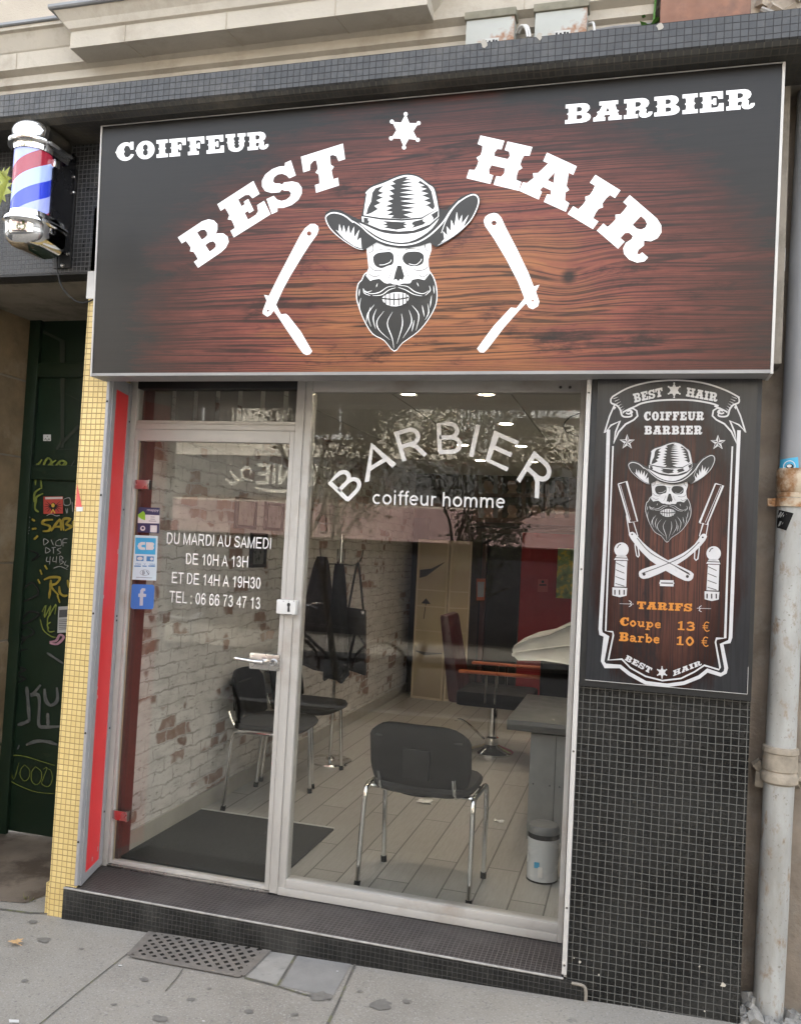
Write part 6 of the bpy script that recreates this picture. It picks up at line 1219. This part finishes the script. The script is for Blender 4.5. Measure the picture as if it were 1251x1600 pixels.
b = MB(); q = planeY(5.289); b.poly([(744, 904), (758, 904), (757, 938), (744, 938)], q, .002); b.mi = 1; b.poly([(745.5, 909), (756.5, 909), (755.5, 933), (745.5, 933)], q, .0035); b.build('cabinet_notice', [mat('orange frame', (.42, .10, .05), .5), mat('pale notice', (.30, .32, .36), .5)], ex)
# ceiling spots (lit)
m_spot = emit_mat('lit spot lens', (1., .95, .86), 2.5)
for (x, y) in ((-1.30, .905), (-.963, .905), (-.571, .91), (-.18, .91), (-1.06, 1.87), (-.615, 1.87), (-1.085, 2.92), (-.662, 2.92), (-1.142, 3.96), (-.705, 3.97)):
    if x in (-1.30, -.18, -1.06): continue
    e = empty('ceiling_spot', (x, y, 2.355), 'lit', 'ceiling light', 'recessed ceiling spots')
    b = MB(); b.lathe([(.040, -.002), (.052, -.006), (.056, 0)], (x, y, 2.3595), 24); b.build('trim_ring', m_white, e, smooth=True)
    b = MB(); b.lathe([(0, 0), (.0395, .0)], (x, y, 2.3565), 24); b.build('lens', m_spot, e)
    l = bpy.data.lights.new('spot_beam', 'SPOT'); l.energy = 3.2; l.spot_size = R(112); l.spot_blend = 1.; l.shadow_soft_size = .04; l.color = (1., .84, .66); lo = bpy.data.objects.new('spot_beam', l); C.objects.link(lo); lo.parent = e; lo.location = (0, 0, -.012)
sp_l = {(-.963, .905): 'lit ceiling spot nearest the window, left one of the front pair', (-.571, .91): 'lit ceiling spot nearest the window, right one of the front pair', (-.615, 1.87): 'single lit ceiling spot between the front and third rows', (-1.085, 2.92): 'lit ceiling spot in the third row, left one', (-.662, 2.92): 'lit ceiling spot in the third row, right one', (-1.142, 3.96): 'lit ceiling spot farthest back, left one', (-.705, 3.97): 'lit ceiling spot farthest back, right one'}
for o in bpy.data.objects:
    if o.name.startswith('ceiling_spot'):
        for (x, y), t in sp_l.items():
            if abs(o.location.x - x) < .002 and abs(o.location.y - y) < .002: o['label'] = t

# ================================================================== THE STREET BEHIND THE CAMERA (seen mirrored in the panes)
def OP(u, v, yv=9.5):        # a picture point of the reflection -> the place it reflects
    p = P(u, v, Y=yv); return Vector((p.x, .536 - yv, p.z))
OY = .536 - 9.5
ob = empty('opposite_building', (-2, OY, 0), 'cream house across the street mirrored in the shop windows', 'building')
m_cream = mat('cream house render', (.62, .57, .48), .9, var=.12, vs=1.5)
b = MB(); b.box(-16, 12, OY - 8, OY, -.6, 5.4); b.build('facade', m_cream, ob)
m_pink = mat('faded pink paint', (.36, .235, .215), .8); m_sign2 = mat('grey shop band', (.10, .10, .095), .6); m_win = mat('dark window glass', (.03, .03, .035), .1)
zb, zt = OP(350, 832).z, OP(350, 783).z
b = MB(); b.box(-11, 3.6, OY, OY + .25, zb, zt); b.build('pink_valance', m_pink, ob)
b = MB(); b.box(-11, 3.6, OY, OY + .06, OP(350, 776).z + .02, OP(350, 712).z); b.build('shop_band', m_sign2, ob)
b = MB(); b.box(-11, 3.6, OY, OY + .075, OP(350, 712).z + .001, OP(350, 700).z); b.box(-16, 12, OY + .0, OY + .3, 5.2, 5.45); b.build('string_course', m_cream, ob)
b = MB(); b.box(-10.5, 3.4, OY, OY + .04, .2, zb - .02); b.build('shop_windows', m_win, ob)
b = MB(); fnm = lambda u, v, l: (u, OY + .066 + l, v)
zl0, zl1 = OP(420, 757).z, OP(420, 726).z; xa, xb = OP(520, 740).x, OP(402, 740).x
def q_m(x, y): return (xb * 1 + (xa - xb) * 1 * 1 * (1 - x) , zl0 + (zl1 - zl0) * y)
slo = sans('EUGENIE')
b = MB(); arial(b, 'UGE', quad((OP(545, 740).x, zl0), (OP(478, 740).x, zl0), (OP(478, 740).x, zl1), (OP(545, 740).x, zl1)), fnm, .002, wt=.2); arial(b, 'NIE', quad((OP(462, 740).x, zl0), (OP(402, 740).x, zl0), (OP(402, 740).x, zl1), (OP(462, 740).x, zl1)), fnm, .002, wt=.2)
for c in ([(398, 752), (385, 748), (380, 738), (388, 731), (396, 736), (392, 743)], [(385, 752), (372, 748), (362, 735)], [(378, 752), (366, 756), (356, 748)], [(400, 762), (430, 768), (480, 766)]):
    b.stroke([(OP(x, y).x, OP(x, y).z) for x, y in c], [.02, .06, .02], fnm, .003, sm=4)
b.build('sign_lettering', mat('pale gold letters', (.75, .72, .62), .5), ob)
for i, x in enumerate((-9.5, -6.8, -4.4, -1.9, .6, 3.4, 6.0)):
    for z0 in (3.3,):
        b = MB(); b.box(x - .5, x + .5, OY, OY + .02, z0, z0 + 1.55); wq = b.build('window', m_win, ob); b = MB(); b.box(x - .56, x + .56, OY + .001, OY + .06, z0 - .08, z0 - .001); b.box(x - .03, x + .03, OY + .0205, OY + .05, z0, z0 + 1.55); b.build('sill', m_white, wq)
        if i in (1, 2, 3, 5):
            b = MB(); b.box(x - .7, x + .7, OY + .25, OY + .27, z0 + .75, z0 + .79); b.box(x - .7, x + .7, OY + .25, OY + .27, z0, z0 + .03)
            for k in range(15): b.box(x - .69 + k * .098, x - .675 + k * .098, OY + .252, OY + .268, z0 + .0301, z0 + .7499)
            for k in range(7): b.tube([(x - .6 + k * .2 + .07 * math.cos(a * .785), OY + .24, z0 + .6 + .07 * math.sin(a * .785)) for a in range(8)], .008, 5, True)
            b.build('balcony_rail', m_dark, wq)
a, c = OP(908, 712), OP(722, 628); bn = empty('banner', (a.x, OY + .1, a.z), 'white hoarding sheet with contractor banner mirrored in the big pane', 'banner')
b = MB(); b.box(a.x - 1.0, c.x, OY + .02, OY + .08, a.z, c.z + 1.2); b.build('sheet', mat('white sheeting', (.62, .61, .57), .8, var=.06, vs=2), bn)
b = MB(); a, c = OP(905, 655), OP(778, 632); b.box(a.x, c.x, OY + .0801, OY + .09, a.z, c.z + .25); b.build('board', m_white, bn)
b = MB(); fb = lambda u, v, l: (u, OY + .0905 + l, v); mx = lambda u, v: (OP(u, v).x, OP(u, v).z)
arial(b, 'LHEUREUX'.replace('X', 'R'), quad(mx(865, 643), mx(806, 643), mx(806, 636), mx(865, 636)), fb, .002, wt=.17) if False else sans_word(b, 'LOT02-Ent LHEUREUX', quad(mx(876, 644), mx(803, 644), mx(803, 637), mx(876, 637)), fb, .002)
b.build('banner_text', m_dark, bn)
m_bark = mat('grey brown bark', (.10, .085, .065), .9, var=.3, vs=20, bmp=.8, bs=40); m_leafs = mat('street tree leaves', (.085, .105, .035), .6, var=.4, vs=30)
def street_tree(x, y, h, seed, label, spread, nleaf, branch_to=None, r0=.07):
    rr = random.Random(seed); e = empty('street_tree', (x, y, GZ(x)), label, 'tree', 'young street trees'); tr = MB(); tips = []
    def grow(p, d, l, r, lev):
        pts = [p]; q = p.copy()
        for i in range(4): d = (d + Vector((rr.gauss(0, .16), rr.gauss(0, .16), rr.gauss(.03, .06)))).normalized(); q = q + d * l / 4; pts.append(q.copy())
        tr.tube(pts, [r * (1 - .5 * i / 4) for i in range(5)], 7 if lev < 2 else 5)
        if lev >= 2: tips.extend(pts[1:])
        if lev < 4:
            for k in range(3 if lev else 5):
                a = rr.random() * 6.28; up = Vector((math.cos(a) * spread, math.sin(a) * spread, rr.uniform(.35, .9))).normalized(); grow(pts[rr.choice((2, 3, 4))], (d * .45 + up * .7).normalized(), l * rr.uniform(.55, .75), r * .5, lev + 1)
    grow(Vector((x, y, GZ(x) - .05)), Vector((0, 0, 1)), h * .42, r0, 0)
    if branch_to is not None:
        s = Vector((x, y, 2.3)); t = Vector(branch_to); tr.tube(smooth([s, s.lerp(t, .35) + Vector((0, 0, .35)), s.lerp(t, .8) + Vector((0, 0, .16)), t], 5), [.02 - .0011 * i for i in range(16)], 6)
    tr.build('trunk', m_bark, e, smooth=True)
    cr = MB()
    for i in range(nleaf):
        p = rr.choice(tips) + Vector((rr.gauss(0, .09), rr.gauss(0, .09), rr.gauss(0, .09))); s = rr.uniform(.022, .042); M = Euler((rr.random() * 6, rr.random() * 6, rr.random() * 6)).to_matrix()
        cr.face([p + M @ (Vector(v) * s) for v in ((0, -.6, 0), (.45, -.1, .08), (.25, .5, 0), (0, 1, -.05), (-.25, .5, 0), (-.45, -.1, .08))])
    cr.build('crown', m_leafs, e); return e
tl = P(22, 300, Y=-.55)
t1 = street_tree(-4.9, -1.5, 4.2, 3, 'slender street tree whose leaf reaches in at the left edge of the photo', .9, 900, branch_to=(tl.x - .10, -.55, tl.z + .015))
leaf_mesh(.075, Matrix(((0, .88, .47), (-.2, .45, -.86), (-.97, -.1, .2))), (tl.x - .085, -.55, tl.z + .01), mat('yellow green leaf', (.20, .24, .03), .5, var=.2, vs=60), 'twig_leaf', parent=None) if False else None
b = MB(); lob = [(0, -.1), (.16, .02), (.48, -.12), (.36, .12), (.78, .28), (.42, .40), (.50, .72), (.18, .58), (0, 1.15), (-.18, .58), (-.50, .72), (-.42, .40), (-.78, .28), (-.36, .12), (-.48, -.12), (-.16, .02)]
for (o_, ang, s_) in (((tl.x - .075, -.55, tl.z + .018), -18, .075), ((tl.x - .085, -.53, tl.z + .06), 40, .06), ((tl.x - .10, -.56, tl.z - .03), -70, .06)):
    ca, sa2 = math.cos(R(ang)), math.sin(R(ang)); b.poly(lob, lambda x, y, l: Vector(o_) + Vector(((y * ca + x * sa2) * s_, (abs(x) * .35 - y * .15) * s_, (y * sa2 - x * ca) * s_)))
b.build('near_leaf', mat('yellow green leaf', (.24, .27, .035), .5, var=.2, vs=60), t1)
street_tree(OP(548, 800, 5.086).x, -4.55, 4.3, 11, 'bushy street tree mirrored left of centre in the big pane', .75, 6000, r0=.042)
street_tree(OP(640, 800, 5.536).x, -5.0, 4.0, 23, 'bushy street tree mirrored above the big pane lettering', .8, 6000, r0=.04)
def make_bike():
    e = empty('parked_bicycle', (0, 0, 0), 'bike', 'bicycle', 'bicycles parked along the kerb'); m_bk = mat('dark bike paint', (.03, .035, .04), .35)
    for x in (-.52, .52):
        b = MB(); b.tube([(x + .33 * math.cos(a * math.pi / 18), 0, .34 + .33 * math.sin(a * math.pi / 18)) for a in range(36)], .014, 8, True); wv = b.build('wheel', m_blackpl, e, smooth=True)
        b = MB(); b.tube([(x + .312 * math.cos(a * math.pi / 18), 0, .34 + .312 * math.sin(a * math.pi / 18)) for a in range(36)], .007, 6, True)
        for k in range(16): a = k * math.pi / 8; b.tube([(x, .02 * (-1) ** k, .34), (x + .31 * math.cos(a), 0, .34 + .31 * math.sin(a))], .0014, 4)
        b.tube([(x, -.04, .34), (x, .04, .34)], .016, 8); b.build('rim', m_steel, wv, smooth=True)
    b = MB()
    for p, q, r in (((-.52, .0, .34), (-.12, 0, .30), .011), ((-.52, 0, .34), (-.22, 0, .78), .010), ((-.12, 0, .30), (-.24, 0, .88), .016), ((-.12, 0, .30), (.40, 0, .72), .018), ((-.21, 0, .80), (.38, 0, .82), .016), ((.42, 0, .64), (.37, 0, .90), .018), ((.42, .03, .64), (.52, .03, .34), .011), ((.42, -.03, .64), (.52, -.03, .34), .011)): b.tube([p, q], r, 8)
    b.build('bike_frame', m_bk, e, smooth=True)
    b = MB(); b.tube([(.37, 0, .88), (.345, 0, 1.02)], .013, 8); b.tube(smooth([(.18, -.27, 1.02), (.30, -.24, 1.05), (.36, -.1, 1.03), (.345, 0, 1.02), (.36, .1, 1.03), (.30, .24, 1.05), (.18, .27, 1.02)], 4), .011, 8); b.build('handlebar', m_chrome, e, smooth=True)
    b = MB(); b.prism([(-.39, 0), (-.36, .06), (-.24, .05), (-.10, .018), (-.10, -.018), (-.24, -.05), (-.36, -.06)], .90, .935, lambda p, t: (p[0], p[1], t)); b.build('saddle', m_blackpl, e, bevel=.008)
    b = MB(); b.tube([(-.12 + .09 * math.cos(a * .35), -.05, .30 + .09 * math.sin(a * .35)) for a in range(18)], .006, 6, True); b.tube([(-.12, -.05, .30), (-.03, -.09, .16)], .009, 6); b.tube([(-.12, .05, .30), (-.21, .09, .44)], .009, 6); b.build('crankset', m_steel, e, smooth=True)
    return e
bk = make_bike(); bk['label'] = 'dark bicycle parked near the door and mirrored in its glass'; bk.location = (-3.5, -2.35, GZ(-3.5)); bk.rotation_euler = (0, 0, R(8))
child_copy(bk, (-3.1, -5.6, GZ(-3.1) - .11), R(172), 'dark bicycle across the road mirrored behind the coat stand')

for (u, v, r, t) in ((664, 1254, .035, 'crumpled white tissue on the floor under the front chair'), (779, 1284, .022, 'small scrap of white paper on the floor right of the front chair')):
    p = P(u, v, Z=FLOOR); b = MB(); n = 7; k = 0
    for i in range(n + 1):
        for j in range(n + 1): b.v.append(Vector((p.x + (i / n - .5) * 2.4 * r + rnd.gauss(0, r * .08), p.y + (j / n - .5) * 2 * r + rnd.gauss(0, r * .1), FLOOR + .002 + abs(rnd.gauss(0, r * .22)))))
    for i in range(n):
        for j in range(n): a = i * (n + 1) + j; b.f.append((a, a + n + 1, a + n + 2, a + 1)); b.m.append(0)
    tag(b.build('paper_scrap', m_white, smooth=True, origin=(p.x, p.y, FLOOR)), t, 'paper scrap')
